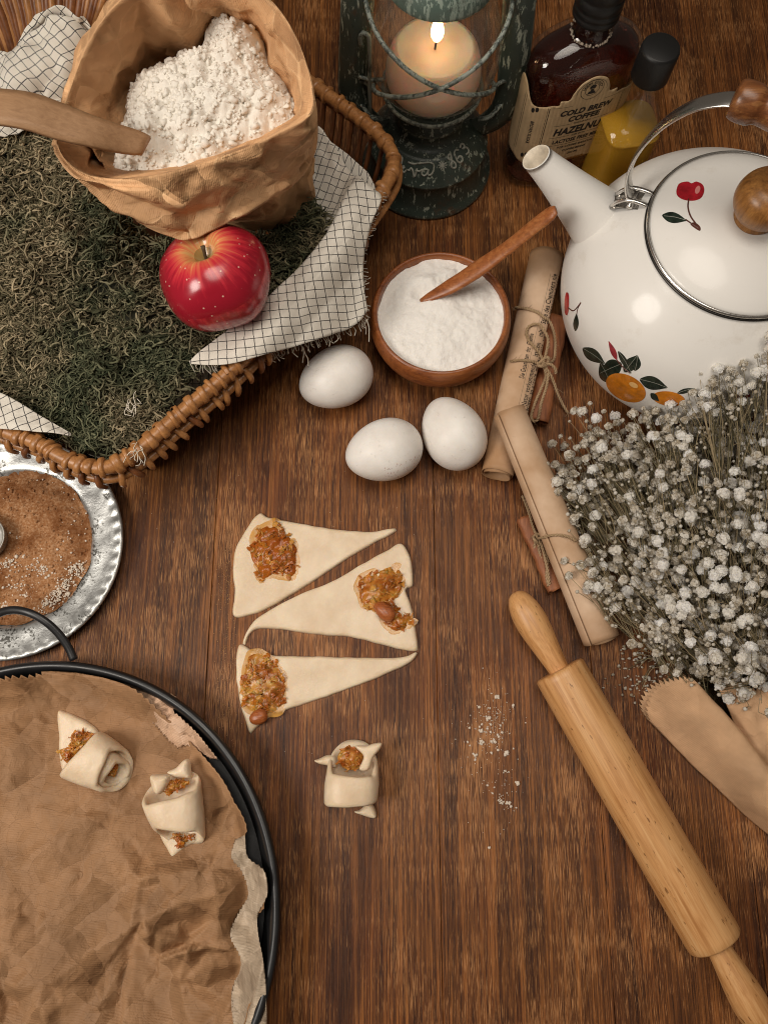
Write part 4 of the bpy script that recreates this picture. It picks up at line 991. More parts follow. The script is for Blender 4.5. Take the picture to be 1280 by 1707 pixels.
def leafp(x0, y0, x1, y1, w, n=9):
    d = np.array([x1 - x0, y1 - y0]); L = np.hypot(*d); nn = np.array([-d[1], d[0]]) / L
    t = np.linspace(0, 1, n); prof_ = np.sin(np.pi * t ** .8) * w
    up = [(x0 + d[0] * k + nn[0] * p, y0 + d[1] * k + nn[1] * p) for k, p in zip(t, prof_)]; dn = [(x0 + d[0] * k - nn[0] * p, y0 + d[1] * k - nn[1] * p) for k, p in zip(t[1:-1], prof_[1:-1])]
    return up + dn[::-1]
dec("printed_cherry", [(1127, 316), (1132, 306), (1145, 303), (1152, 306), (1160, 303), (1170, 308), (1173, 318), (1168, 330), (1155, 335), (1138, 333), (1128, 326)], CH_R, lid_t, lid)
dec("printed_shine", ell(1162, 317, 4, 7, 20, 12), SHINE, lid_t, lid, off=.35, step=1.5)
decl("printed_stem", [(1147, 332), (1146, 346), (1150, 360), (1158, 372), (1165, 382)], .55, STEMB, lid_t, lid); decl("printed_stem", [(1163, 380), (1152, 373), (1142, 366)], .5, STEMB, lid_t, lid)
dec("printed_twig", [(1150, 374), (1157, 371), (1166, 378), (1166, 385), (1158, 381)], STEMB, lid_t, lid, step=1.5)
dec("printed_leaf", leafp(1103, 359, 1144, 368, 9), LEAF, lid_t, lid, off=.22); decl("printed_vein", [(1106, 360), (1124, 362), (1142, 367)], .22, VEIN, lid_t, lid)
dec("printed_cherry", [(941, 500), (944, 487), (948, 492), (948, 515), (945, 526), (941, 520)], CH_R)
decl("printed_stem", [(947, 513), (955, 518), (962, 512), (968, 504)], .5, STEMB); dec("printed_leaf", leafp(959, 552, 961, 522, 4.5), LEAF); decl("printed_stem", [(961, 524), (963, 514), (968, 505)], .4, STEMB)
for q in ((971, 580, 1008, 606, 10), (1036, 606, 1000, 622, 14), (1016, 638, 1000, 604, 11), (1040, 620, 1062, 592, 10), (1058, 618, 1062, 592, 8), (1066, 632, 1112, 646, 11), (1030, 585, 1052, 622, 5), (1128, 655, 1157, 647, 4), (1160, 660, 1182, 654, 4)):
    dec("printed_leaf", leafp(*q), LEAF); decl("printed_vein", [(q[0], q[1]), ((q[0] + q[2]) / 2 + 1, (q[1] + q[3]) / 2 - 1), (q[2], q[3])], .2, VEIN)
dec("printed_bud", leafp(1028, 600, 1014, 568, 4.5), BUD); decl("printed_stem", [(1028, 600), (1038, 612), (1050, 622)], .5, STEMB)
dec("printed_orange", ell(1043, 646, 35, 21, 26, 40), ORN, off=.4); dec("printed_shine", ell(1056, 641, 8, 4, 25, 12), SHO, off=.55, step=1.6)
dec("printed_orange", ell(1114, 664, 27, 12, 8, 30), ORN, off=.4); dec("printed_leaf", leafp(1084, 655, 1098, 668, 5), LEAF, off=.5)
dec("printed_plum", ell(1236, 656, 20, 8, -8, 24), BUD, off=.4)

# ------------------------------------------------------------------ wooden bowl of sugar with a small wooden spoon
BOWL = wood("bowl_wood", (.11, .028, .008), (.27, .078, .020), (.40, .145, .042), axis=0, rough=.35, grain=.7, streak=.45, pits=.5)
BX, BY = 45.8, 315.0
bowl = obj("wooden_bowl", lathe(cr([(0, 0), (32, 0), (38, 1.5), (47, 9), (54, 19), (57, 29), (57.2, 36), (56, 42), (54.3, 45.6), (52.6, 46), (51.4, 44), (50.8, 40), (49, 33), (40, 22), (0, 18)], 70), 96, (BX, BY, 0)), BOWL.m, None, base=(BX, BY, 0))
tag(bowl, "round reddish wooden bowl filled with white sugar", "bowl")
SUG = M("white_sugar", (.83, .80, .755), .75, spec=.35); SUG.bump(SUG.vor(SUG.co(scale=(.75, .75, .75)), 1.0), .55, .5); SUG.set('Subsurface Weight', .2); SUG.set('Subsurface Radius', (.002, .0018, .0015)); SUG.set('Subsurface Scale', .6)
t = np.linspace(0, 2 * np.pi, 120, endpoint=False); so = np.stack([BX + 51 * np.cos(t), BY + 51 * np.sin(t)], 1)
sv, sf = fill2d(so, 1.5); rr = np.hypot(sv[:, 0] - BX, sv[:, 1] - BY); dsp = sv - P(705, 492, 42)[:2]
dl = np.hypot(dsp[:, 0], dsp[:, 1]); dd2 = sv - P(760, 470, 42)[:2]
szz = 38.0 + 6.0 * (1 - (rr / 51) ** 2) + 2.0 * fbm(sv, 22, 3, 6) - 4.0 * np.exp(-(dl / 7) ** 2) + 2.2 * np.exp(-((dl - 12) / 6) ** 2) * (dsp[:, 1] > -4) + 1.6 * np.exp(-((np.abs(dsp @ np.array([-.5, .86])) - 8) / 4) ** 2) * (dsp[:, 0] > 0) * (rr < 42) + .55 * vnoise(sv, 2.0, 5) + .3 * vnoise(sv, 1.0, 9) + 1.5 * np.clip((rr - 44) / 7, 0, 1)
sug = obj("sugar", (np.c_[sv, szz], sf), SUG.m, None); tag(sug, "white granulated sugar heaped in the wooden bowl", "sugar", kind='stuff')
SPW = wood("spoon_wood", (.14, .038, .010), (.33, .10, .028), (.46, .20, .07), axis=0, rough=.38, grain=.8, streak=.35)
path = cr(PP([(700, 501, 42), (722, 492, 46), (760, 472, 56), (800, 446, 71), (850, 410, 92), (892, 376, 112), (926, 350, 128)]), 40)
wsp = np.interp(np.linspace(0, 1, 40), [0, .06, .2, .42, .6, .9, .97, 1], [1.2, 4.0, 6.6, 7.4, 6.0, 6.0, 5.6, 3.5])
spn = obj("wooden_spoon", tube(path, wsp, 16, flat=.42), SPW.m, None); tag(spn, "small reddish wooden spoon stuck in the bowl of sugar", "spoon")

# ------------------------------------------------------------------ eggs
EGG = M("egg_shell", (.80, .755, .70), .42, spec=.35)
n1 = EGG.noise(EGG.co(scale=(.06, .06, .06)), 1.0, 3); n2 = EGG.noise(EGG.co(scale=(.9, .9, .9)), 1.0, 2)
sp_ = EGG.noise(EGG.co(scale=(.16, .16, .16)), 1.0, 5, .75)
cE = EGG.mix(EGG.ramp(n1, [(.3, 0.0), (.7, 1.0)]), (.76, .715, .665), (.86, .83, .79)); cE = EGG.mix(EGG.ramp(sp_, [(.60, 0.0), (.70, .42)]), cE, (.42, .36, .31))
EGG.set('Base Color', cE); EGG.bump(n2, .3, .2); EGG.set('Subsurface Weight', .15); EGG.set('Subsurface Radius', (.004, .003, .002)); EGG.set('Subsurface Scale', 1.0)
ep = []
for k in range(40):
    x = -math.cos(math.pi * k / 39); ep.append((24.5 * math.sqrt(max(0, 1 - x * x)) * (1 + .11 * x - .02 * x * x), 31.2 * x))
eV, eF = lathe(ep, 56, (0, 0, 0), (1, 0, 0)); egg_me = mesh_data("egg", eV, eF, EGG.m)
egg0 = None
for (u, v, ang, lb) in ((560, 630, 26, "white egg beside the frayed cloth corner and the wooden bowl"), (640, 751, 17, "white egg with a faint reddish stamp on its shell"), (755, 722, -64, "white egg standing steepest, between the stamped egg and the paper scroll")):
    if egg0 is None: o = egg0 = bpy.data.objects.new("egg", egg_me)
    else: o = egg0.copy()
    COL.objects.link(o); c_ = P(u, v, 24.3); o.location = c_ / 1000; o.rotation_euler = (random.uniform(0, 6), 0, math.radians(ang))
    tag(o, lb, "egg", "white eggs on the table")
    if "stamp" in lb and "stamped" not in lb: stamped, sc_, sa_ = o, c_, math.radians(ang); srx = o.rotation_euler[0]
mt = Matrix.Translation(Vector(sc_)) @ Matrix.Rotation(sa_, 4, 'Z') @ Matrix.Rotation(srx, 4, 'X')
ew = np.array([(mt @ Vector(p))[:] for p in eV]); et = bvh((ew, eF)); mk = []
r2 = np.random.default_rng(3)
for row, (y0, n_) in enumerate(((0, 13), (9, 12), (17, 6))):
    for k in range(n_):
        if r2.uniform() < .22: continue
        u = 634 + k * 5.2 + row * 6; v = 786 + y0 - k * 2.1
        for j in range(2):
            du, dv = r2.uniform(0, 3.2), r2.uniform(-3.5, 3.5); q = [(u + du, v + dv), (u + du + r2.uniform(-1.5, 2.5), v + dv + r2.uniform(-3, 3))]
            w_ = line_on(et, q, .16, 4, .03, 4, False)
            if len(w_[1]): mk.append(w_)
inv = mt.inverted(); sV, sF = join(*mk); sV = np.array([(inv @ Vector(p))[:] for p in sV]); ORG[stamped.name] = np.zeros(3)
obj("stamp", (sV, sF), M("stamp_ink", (.46, .27, .22), .8).m, stamped)
# ------------------------------------------------------------------ paper scrolls, cinnamon sticks, twine
def scroll_mat(name):
    m = M(name, rough=.6, spec=.3); uv = m.co('UV')
    n = m.noise(m.co(scale=(.022, .022, .022)), 1.0, 4, .6); n2 = m.noise(m.co(scale=(.06, .06, .06)), 1.0, 4, .65)
    c = m.mix(m.ramp(n, [(.32, 0.0), (.68, 1.0)]), (.44, .265, .145), (.66, .48, .335))
    v = m.sep(uv)[1]
    e = m.ramp(v, [(0.0, 1.0), (.14, 0.0), (.86, 0.0), (1.0, 1.0)])            # edges browned by age
    c = m.mix(m.math('MULTIPLY', e, .6), c, (.30, .15, .06))
    c = m.mix(m.ramp(n2, [(.64, 0.0), (.74, .45)]), c, (.30, .155, .065))
    m.set('Base Color', c); m.bump(m.noise(m.co(scale=(.4, .4, .4)), 1.0, 4), .15, .3); return m
SCR = scroll_mat("aged_paper")
def scroll(name, lb, pa, pb, r0, r1, flat, yaw_start, turns=2.3):
    """a sheet rolled up along pa -> pb"""
    pa, pb = np.array(pa), np.array(pb); ax = pb - pa; L = np.linalg.norm(ax); ax = ax / L
    e1 = np.cross(ax, [0, 0, 1]); e1 /= np.linalg.norm(e1); e2 = np.cross(e1, ax)
    nt, nl = 150, 44
    th = yaw_start + np.linspace(0, -turns * 2 * np.pi, nt); k = np.linspace(0, 1, nt)
    l = np.linspace(0, 1, nl); G = np.zeros((nl, nt, 3)); uv = np.zeros((nl, nt, 2))
    for i, t in enumerate(l):
        r = (r0 + (r1 - r0) * t) * (1 - .30 * k ** .9) + .35 * np.sin(th * 2 + 3 * t)
        edge = .9 * np.sin(k * 23 + (0 if t < .5 else 2)) * (1 if t < .02 or t > .98 else 0) + (2.2 * (k - .3) if t in (0.0, 1.0) else 0)
        c = pa + ax * (L * t)
        G[i] = c + ax * edge[:, None] * (-1 if t < .5 else 1) * .8 + np.outer(r * np.cos(th), e1) + np.outer(r * np.sin(th) * flat, e2)
        uv[i, :, 0] = k; uv[i, :, 1] = t
    V, F = grid(G); o = obj(name, (V, F), SCR.m, None, uv=uv.reshape(-1, 2), base=(*(pa + pb)[:2] / 2, 0)); mod_solid(o, .35, 0)
    tag(o, lb, "paper scroll", "rolled paper scrolls"); return o, (V, F), (pa, ax, L, e1, e2)
s1a, s1b = P(911, 428, 15.5), P(829, 792, 13.5)
scr1, scr1g, fr1 = scroll("paper_scroll", "rolled brown paper with old print, tied with twine beside the kettle", s1a, s1b, 15.6, 13.6, .92, 2.6)
s2a, s2b = P(849, 686, 42), P(1003, 1066, 14.5)
scr2, scr2g, fr2 = scroll("paper_scroll", "blank rolled paper scroll leaning on the printed one, under the white blossoms", s2a, s2b, 13.4, 14.4, .93, .6)
t1 = bvh(scr1g); SINK = M("print_ink", (.022, .015, .011), .8)
pr = []
def put_line(text, u0, v0, u1, v1, size_px, bold=.0):
    d = np.array([u1 - u0, v1 - v0]); L = np.hypot(*d); d = d / L; n = np.array([d[1], -d[0]])
    V, F = text_mesh(text, 1.0, bold, .05, 1.0, 'LEFT')
    w = V[:, 0].max(); pxs = np.array([u0, v0]) + np.outer(V[:, 0] / w * L, d) + np.outer(V[:, 1] * size_px, n)
    W_, ok = [], []
    for p in pxs:
        c = cast(t1, p[0], p[1], .35); ok.append(c is not None); W_.append(c if c is not None else (0, 0, 0))
    pr.append((np.array(W_), [f for f in F if all(ok[i] for i in f)]))
k_ = 1 / 5.69
def zs(x, y): return 840 + x * k_, 420 + y * k_
put_line("Die Gesammten  der  Chemie", *zs(185, 1205), *zs(280, 780), 12.0, .012)
put_line("in der Natur vorkommende    ist von    mit    Säfte des Chemikers nie", *zs(170, 1600), *zs(500, 215), 12.0, .012)
put_line("Betrachten, so andere minder    und wenn    man mehr oder minder", *zs(205, 1600), *zs(535, 235), 9.5, .012)
pr.append(line_on(t1, [zs(440, 205), zs(380, 470), zs(310, 740), zs(215, 1130), zs(125, 1510)], .16, 40, .1, 4))
[obj("printed_line", q_, SINK.m, scr1, smooth=False) for q_ in pr[:-1]]; obj("printed_rule", pr[-1], SINK.m, scr1)

CIN = wood("cinnamon_bark", (.11, .030, .010), (.26, .085, .028), (.40, .155, .06), axis=1, rough=.6, grain=1.2, streak=.5)
def quill(name, lb, pa, pb, r):
    pa, pb = np.array(pa), np.array(pb); ax = pb - pa; L = np.linalg.norm(ax); ax /= L
    e1 = np.cross(ax, [0, 0, 1]); e1 /= np.linalg.norm(e1); e2 = np.cross(e1, ax); rows = []
    for t in np.linspace(0, 1, 40):
        w = 1 + .05 * math.sin(t * 9) + .04 * math.sin(t * 31)
        pts = []
        for k in np.linspace(0, 1, 26):                                 # left coil in, over the top, right coil in
            a = -2.2 * math.pi * (1 - k) * (k < .5) * 1.0
            if k < .5: th = math.pi * (.5 + (1 - 2 * k) * 1.65); c = -.48; rr = .56 * (.45 + 1.1 * k)
            else: th = math.pi * (.5 - (2 * k - 1) * 1.65); c = .48; rr = .56 * (.45 + 1.1 * (1 - k))
            pts.append(pa + ax * (L * t + random.uniform(-.5, .5) * (t in (0.0, 1.0)) * 1.5) + e1 * (-(c) + rr * math.cos(th) * -1) * r * 1.25 * -1 * w + e2 * (rr * math.sin(th)) * r * 1.25 * w)
        rows.append(pts)
    o = obj(name, grid(np.array(rows)), CIN.m, None, base=(*(pa + pb)[:2] / 2, 0)); mod_solid(o, 1.1, 0)
    tag(o, lb, "cinnamon stick", "cinnamon sticks tied to the scrolls"); return o
quill("cinnamon_stick", "cinnamon stick tied with twine along the printed scroll near the kettle", P(929, 530, 10), P(896, 703, 10), 7.0)
quill("cinnamon_stick", "cinnamon stick half hidden under the blank scroll, near the rolling pin", P(876, 862, 8), P(929, 983, 8), 6.4)
TWINE = wood("jute_twine", (.19, .11, .05), (.36, .24, .13), (.50, .37, .23), axis=0, rough=.85, grain=6, streak=.4)
def twine(path, r=1.15, pitch=5.0):
    path = cr(path, max(20, int(np.sum(np.linalg.norm(np.diff(np.array(path), axis=0), axis=1)) / .7)))
    t, N, B = frames(path); s_ = np.r_[0, np.cumsum(np.linalg.norm(np.diff(path, axis=0), axis=1))]; out = []
    for ph in (0, math.pi):
        a = s_ / pitch * 2 * np.pi + ph
        out.append(tube(path + .55 * r * (np.cos(a)[:, None] * N + np.sin(a)[:, None] * B), r * .62, 6, rag=.12))
    for k in range(len(path) // 3):                                      # stray fibres
        i = random.randrange(len(path)); d = np.array([random.gauss(0, 1) for _ in range(3)]); d[2] = abs(d[2]) * .5
        out.append(tube(cr([path[i], path[i] + d * 1.0 + t[i], path[i] + d * 1.6 + t[i] * 2.5], 4), .12, 3, cap=False))
    return join(*out)
def round_scroll(fr, r, ang, along, flat=.93):
    pa, ax, L, e1, e2 = fr; return pa + ax * L * along + e1 * r * math.cos(ang) + e2 * r * flat * math.sin(ang)
def wrap_path(fr, r, a0, a1, along0, along1, n=12):
    return [round_scroll(fr, r, a, l) for a, l in zip(np.linspace(a0, a1, n), np.linspace(along0, along1, n))]
kn = P(905, 606, 27)
tw = []
lft = lambda fr, r, al: round_scroll(fr, r, math.pi * 0, al)
def on1(x, y, off=1.4):
    u, v = zs(x, y); c = cast(t1, u, v, off); return c if c is not None else P(u, v, 12 + off)
tw.append(twine([P(859, 513, 12)] + [on1(150, 535), on1(230, 550), on1(310, 580), on1(370, 630)] + [P(*zs(430, 660), 24), P(*zs(470, 760), 22), P(*zs(485, 900), 21), P(*zs(465, 1030), 23), kn]))
tw.append(twine([P(*zs(40, 1050), 9), on1(85, 1042), on1(150, 1035), on1(230, 1040), on1(300, 1058), P(*zs(350, 1080), 27), kn]))
tw.append(twine([kn, on1(335, 1000, 2), on1(300, 930), on1(240, 860), on1(212, 780), on1(240, 715, 2), on1(310, 700, 3), P(*zs(375, 740), 30), P(*zs(415, 830), 28), P(*zs(400, 950), 26), kn + (0, 0, 1)]))
tw.append(twine([kn, P(*zs(450, 1190), 22), P(*zs(500, 1330), 14), P(*zs(550, 1440), 6), P(*zs(605, 1530), 2)]))
tw.append(twine([kn, P(*zs(395, 1180), 22), P(*zs(350, 1300), 20), P(*zs(290, 1440), 18), P(*zs(255, 1560), 16), P(*zs(280, 1605), 15), P(*zs(320, 1580), 17), P(*zs(350, 1440), 20), P(*zs(400, 1280), 22), P(*zs(420, 1150), 24)]))
kk = np.array([kn + np.array([4.2 * math.cos(a), 4.0 * math.sin(a * 1.0 + .6), 2.4 * math.sin(2 * a) + 1]) for a in np.linspace(0, 4 * math.pi, 22)])
tw.append(twine(list(kk), 1.2))
tw.append(twine([P(*zs(400, 1060), 27), P(*zs(455, 1075), 27), P(*zs(490, 1130), 24), P(*zs(480, 1150), 22)], 1.2))
for e in (zs(100, 540), zs(600, 1530)):
    tw.append(join(*[tube(cr([P(e[0], e[1], 4), P(e[0] + random.uniform(-5, 5), e[1] + random.uniform(-4, 7), 4)], 4), .2, 3, cap=False) for _ in range(8)]))
tw1 = obj("twine", join(*tw), TWINE.m, None, base=(*kn[:2], 0)); tag(tw1, "jute twine tied in a bow round the printed scroll and its cinnamon stick", "twine", "jute twine bows")
def zq(x, y): return 780 + x / 3.71, 640 + y / 3.71
k2 = P(*zq(430, 955), 15); t2 = bvh(scr2g)
tw = [twine([P(*zq(335, 690), 12), P(*zq(375, 790), 13), P(*zq(400, 880), 14), k2]), twine([P(*zq(350, 700), 10), P(*zq(395, 860), 12), k2 + (0, 0, 1)]),
      twine([k2, P(*zq(410, 1010), 12), P(*zq(430, 1100), 9), P(*zq(470, 1190), 7), P(*zq(478, 1150), 8), P(*zq(445, 1060), 12), k2]),
      twine([k2, P(*zq(470, 1010), 15), P(*zq(490, 1100), 15), P(*zq(485, 1190), 14), P(*zq(497, 1250), 12)]), twine([k2, P(*zq(455, 1000), 16), P(*zq(482, 1110), 16), P(*zq(495, 1180), 15), P(*zq(500, 1240), 13)]),
      twine([k2] + [c for c in (cast(t2, *zq(x, y), 1.2) for x, y in ((475, 945), (520, 935), (570, 935), (620, 950), (660, 975))) if c is not None], 1.0)]
tw.append(twine([k2 + np.array([3.2 * math.cos(a), 3.4 * math.sin(a), 2 * math.sin(2 * a)]) for a in np.linspace(0, 4 * math.pi, 18)], 1.1))
tw2 = obj("twine", join(*tw), TWINE.m, None, base=(*k2[:2], 0)); tag(tw2, "jute twine knotted at the left edge of the blank scroll", "twine", "jute twine bows")

# ------------------------------------------------------------------ bouquet of dried gypsophila in a paper cone
GREEN = M("dried_stem", rough=.8); GREEN.set('Base Color', GREEN.ramp(GREEN.rand(), [(0, (.07, .062, .028)), (.5, (.20, .16, .085)), (1, (.38, .29, .17))]))
PET = M("white_petal", (.80, .77, .70), .8, spec=.2); PET.set('Subsurface Weight', .2); PET.set('Subsurface Radius', (.002, .0018, .0014))
PET.set('Base Color', PET.mix(PET.orand(), (.91, .88, .82), (.98, .97, .95)))
PETS = M("small_petals", rough=.8); PETS.set('Base Color', PETS.ramp(PETS.rand(), [(0, (.45, .37, .25)), (.35, (.66, .60, .50)), (1, (.82, .79, .73))]))
def translucent(m, w):
    t = m.node('ShaderNodeBsdfTranslucent'); x = m.node('ShaderNodeMixShader'); x.inputs[0].default_value = w
    src = m.b.inputs['Base Color'].links[0].from_socket; m.link(src, t.inputs['Color'])
    m.link(m.b.outputs[0], x.inputs[1]); m.link(t.outputs[0], x.inputs[2]); m.link(x.outputs[0], m.out.inputs['Surface'])
translucent(PET, .5); translucent(PETS, .35)
def blossom_mesh(seed, np_=42, r=3.3):
    r_ = np.random.default_rng(seed); parts = []
    for k in range(np_):
        lay = k / np_; el = math.asin(min(1, -.45 + lay * 1.45)); az = k * 2.4 + r_.uniform(-.4, .4)
        d = np.array([math.cos(el) * math.cos(az), math.cos(el) * math.sin(az), math.sin(el)]); sdv = np.cross(d, r_.normal(0, 1, 3)); sdv /= np.linalg.norm(sdv); u = np.cross(d, sdv)
        R = r * r_.uniform(.75, 1.05); w = r * r_.uniform(.30, .5)
        R *= .62 + .38 * r_.uniform(); tl = r_.normal(0, .22, 2); n_ = d + sdv * tl[0] + u * tl[1]; n_ /= np.linalg.norm(n_); a1 = np.cross(n_, sdv); a1 /= np.linalg.norm(a1); a2 = np.cross(n_, a1); w *= 1.05
        c0_ = d * R; rim_ = [c0_ + w * (math.cos(g) * a1 * r_.uniform(.75, 1.2) + math.sin(g) * a2 * r_.uniform(.75, 1.2)) + n_ * w * r_.uniform(-.05, .45) for g in np.linspace(0, 6.283, 7)[:-1]]
        parts.append((np.array([c0_] + rim_), [[0, 1, 2, 3], [0, 3, 4, 5], [0, 5, 6, 1]]))
    parts.append((IV * r * .58, IF)); parts.append(tube([(0, 0, -r * .9), (0, 0, -r * .3), (0, 0, 0)], [.3, .8, 1.0], 6))
    return join(*parts)
BM = [mesh_data("blossom", *blossom_mesh(s_, 64 + 8 * (s_ % 3)), PET.m, smooth=False) for s_ in range(7)]
root = P(1300, 1330, 16)
bq = thing("bouquet", "bouquet of dried white baby's breath lying in a brown paper cone", "bouquet", (root[0], root[1], 0))
zone = cr(np.array([(1330, 560), (1275, 596), (1225, 622), (1180, 640), (1120, 672), (1060, 690), (1030, 690), (1000, 690), (962, 700), (944, 716), (934, 745), (924, 775), (916, 812), (908, 850), (916, 885), (930, 925), (962, 962), (1000, 1000), (1050, 1050), (1110, 1100), (1160, 1124), (1240, 1142), (1330, 1150)], float), 120, True)
stems = []; flw = []; buds = []
mouth_f = np.array([(1082, 1202), (1068, 1180), (1086, 1150), (1108, 1134), (1140, 1128), (1172, 1140), (1180, 1170), (1230, 1236), (1300, 1310), (1370, 1390), (1330, 1440)], float)
mouth_b = np.array([(1182, 1119), (1232, 1138), (1252, 1148), (1300, 1134), (1380, 1128), (1400, 1350), (1265, 1296)], float)
def tuck(p):                                                             # inside the paper cone the stems lie low, under its folds
    p = np.array(p, float); w_ = p[:, 1] * st + (CAMZ - p[:, 2]) * ct
    uv_ = np.stack([640 + FPX * p[:, 0] / w_, 853.5 - FPX * (p[:, 1] * ct - (CAMZ - p[:, 2]) * st) / w_], 1)
    a_ = inside(mouth_f, uv_); b_ = inside(mouth_b, uv_)
    p[a_, 2] = np.minimum(p[a_, 2], 2.0); p[b_ & ~a_, 2] = np.minimum(p[b_ & ~a_, 2], 14.0); return p
rb = np.random.default_rng(11)
cand = rb.uniform((900, 560), (1340, 1150), (9000, 2)); cand = cand[inside(zone, cand)]
dens = .30 + .85 * np.clip((cand[:, 0] - 930) / 200, 0, 1) * np.clip(1.2 - np.abs(cand[:, 1] - 830) / 420, .3, 1); dens *= 1 - .5 * np.clip((cand[:, 1] - 930) / 160, 0, 1) * np.clip(1 - (cand[:, 0] - 1050) / 250, 0, 1)
dens *= np.clip(.15 + 1.5 * (fbm(cand, 60, 2, 2) * .5 + .5), .05, 1.4)
cand = cand[rb.uniform(0, 1, len(cand)) < dens]
heads = []
for c in cand:
    if all((c[0] - h[0]) ** 2 + (c[1] - h[1]) ** 2 > 13.0 ** 2 for h in heads): heads.append(c)
    if len(heads) >= 380: break
for (u, v) in heads:
    right = np.clip((u - 920) / 300, 0, 1); z = rb.uniform(8, 30) + right * rb.uniform(5, 62)
    kc = cast(k_tree, u, v, 7.0)
    if kc is not None and kc[2] > z: z = kc[2] + rb.uniform(0, 8)
    tip = P(u, v, z); ground = P(u, v, 6)
    # the spray: a main stem from the paper cone to a fork near the tip, then branchlets
    pxr = np.array([1285, 1310.0]) + rb.uniform(-40, 40, 2) * [1.5, .5]
    f = rb.uniform(.74, .86); fk = P(pxr[0] + (u - pxr[0]) * f + rb.uniform(-22, 22), pxr[1] + (v - pxr[1]) * f + rb.uniform(-14, 14), z * .75 + 3)
    st0 = P(*pxr, rb.uniform(1.5, 5)); m1 = st0 * .55 + fk * .45 + rb.uniform(-11, 11, 3); m1[2] = min(max(m1[2], 3), 12)
    if rb.uniform() < .13: stems.append(tube(tuck(cr([st0, m1, fk], 26)), np.linspace(.75, .5, 26), 4, cap=False))
    nb = rb.integers(4, 9)
    for k in range(nb):
        e = tip + rb.normal(0, 1, 3) * [6.5, 6.5, 6]; e[2] = max(e[2], 4)
        mid = fk * .5 + e * .5 + rb.normal(0, 2.0, 3); mid[2] = max(mid[2], 3)
        stems.append(tube(tuck(cr([fk, mid, e], 9)), np.linspace(.30, .20, 9), 4, cap=False))
        flw.append((e, e - mid, rb.uniform(.75, 1.3) if rb.uniform() < .62 else rb.uniform(.3, .6)))
        if rb.uniform() < .5:
            for j in range(rb.integers(1, 3)):
                e2_ = mid + (e - mid) * rb.uniform(.1, .8) + rb.normal(0, 4.5, 3); e2_[2] = max(e2_[2], 3)
                stems.append(tube(cr([mid, (mid + e2_) / 2 + rb.normal(0, .8, 3), e2_], 5), .26, 3, cap=False)); buds.append((e2_, rb.uniform(.8, 1.7)))
for k in range(36):                                                     # tangle of finer stems low in the bunch
    u, v = rb.uniform(1000, 1300), rb.uniform(760, 1130)
    if not inside(zone, np.array([[u, v]]))[0]: continue
    a = P(u, v, rb.uniform(4, 40)); b = P(1275 + rb.uniform(-50, 50), 1270 + rb.uniform(-40, 40), rb.uniform(2, 6))
    stems.append(tube(tuck(cr([a, (a + b) / 2 + rb.normal(0, 6, 3) * [1, 1, .4] + (0, 0, 4), b], 20)), rb.uniform(.3, .6), 4, cap=False))
for (u, v) in ((1012, 958), (1004, 944), (1030, 985)):                    # long bare stems at the lower left
    a = P(u, v, 14); b = P(1150 + rb.uniform(-12, 12), 1130, 10); stems.append(tube(tuck(cr([a, (a + b) / 2 + rb.normal(0, 3, 3), b, P(1275, 1270, 5)], 30)), .7, 5, cap=False))
tag(obj("stems", join(*stems), GREEN.m, bq), kind='stuff')
bp = [tube([p + (0, 0, -s_), p + (0, 0, -s_ * .4), p + (0, 0, s_ * .5), p + (0, 0, s_)], [s_ * .3, s_, s_ * .9, s_ * .2], 6) for p, s_ in buds]
tag(obj("buds", join(*bp), PETS.m, bq), kind='stuff')
def flower_matrix(e, d, s_):
    d = Vector(d) + Vector((0, 0, 4.0)); q_ = d.to_track_quat('Z', 'Y').to_matrix().to_4x4()
    return Matrix.Translation(Vector((e - ORG[bq.name]) / 1000)) @ q_ @ Matrix.Rotation(random.uniform(0, 6.28), 4, 'Z') @ Matrix.Scale(s_, 4)
vis = [f for f in flw if -20 < (640 + FPX * f[0][0] / (f[0][1] * st + (CAMZ - f[0][2]) * ct)) < 1290]
vis.sort(key=lambda f: -f[2] * (1 + f[0][2] / 200)); ids = {id(f) for f in vis[:296]}
for f in vis[:296]:
    o = bpy.data.objects.new("blossom", BM[random.randrange(7)]); COL.objects.link(o); o.parent = bq; o.matrix_local = flower_matrix(*f)
rest = []
for f in flw:
    if id(f) in ids: continue
    me = BM[random.randrange(7)]; mt_ = flower_matrix(*f)
    V = np.array([(mt_ @ v.co)[:] for v in me.vertices]) * 1000 + ORG[bq.name]; rest.append((V, [list(p.vertices) for p in me.polygons]))
tag(obj("small_blossoms", join(*rest), PETS.m, bq, smooth=False), kind='stuff')

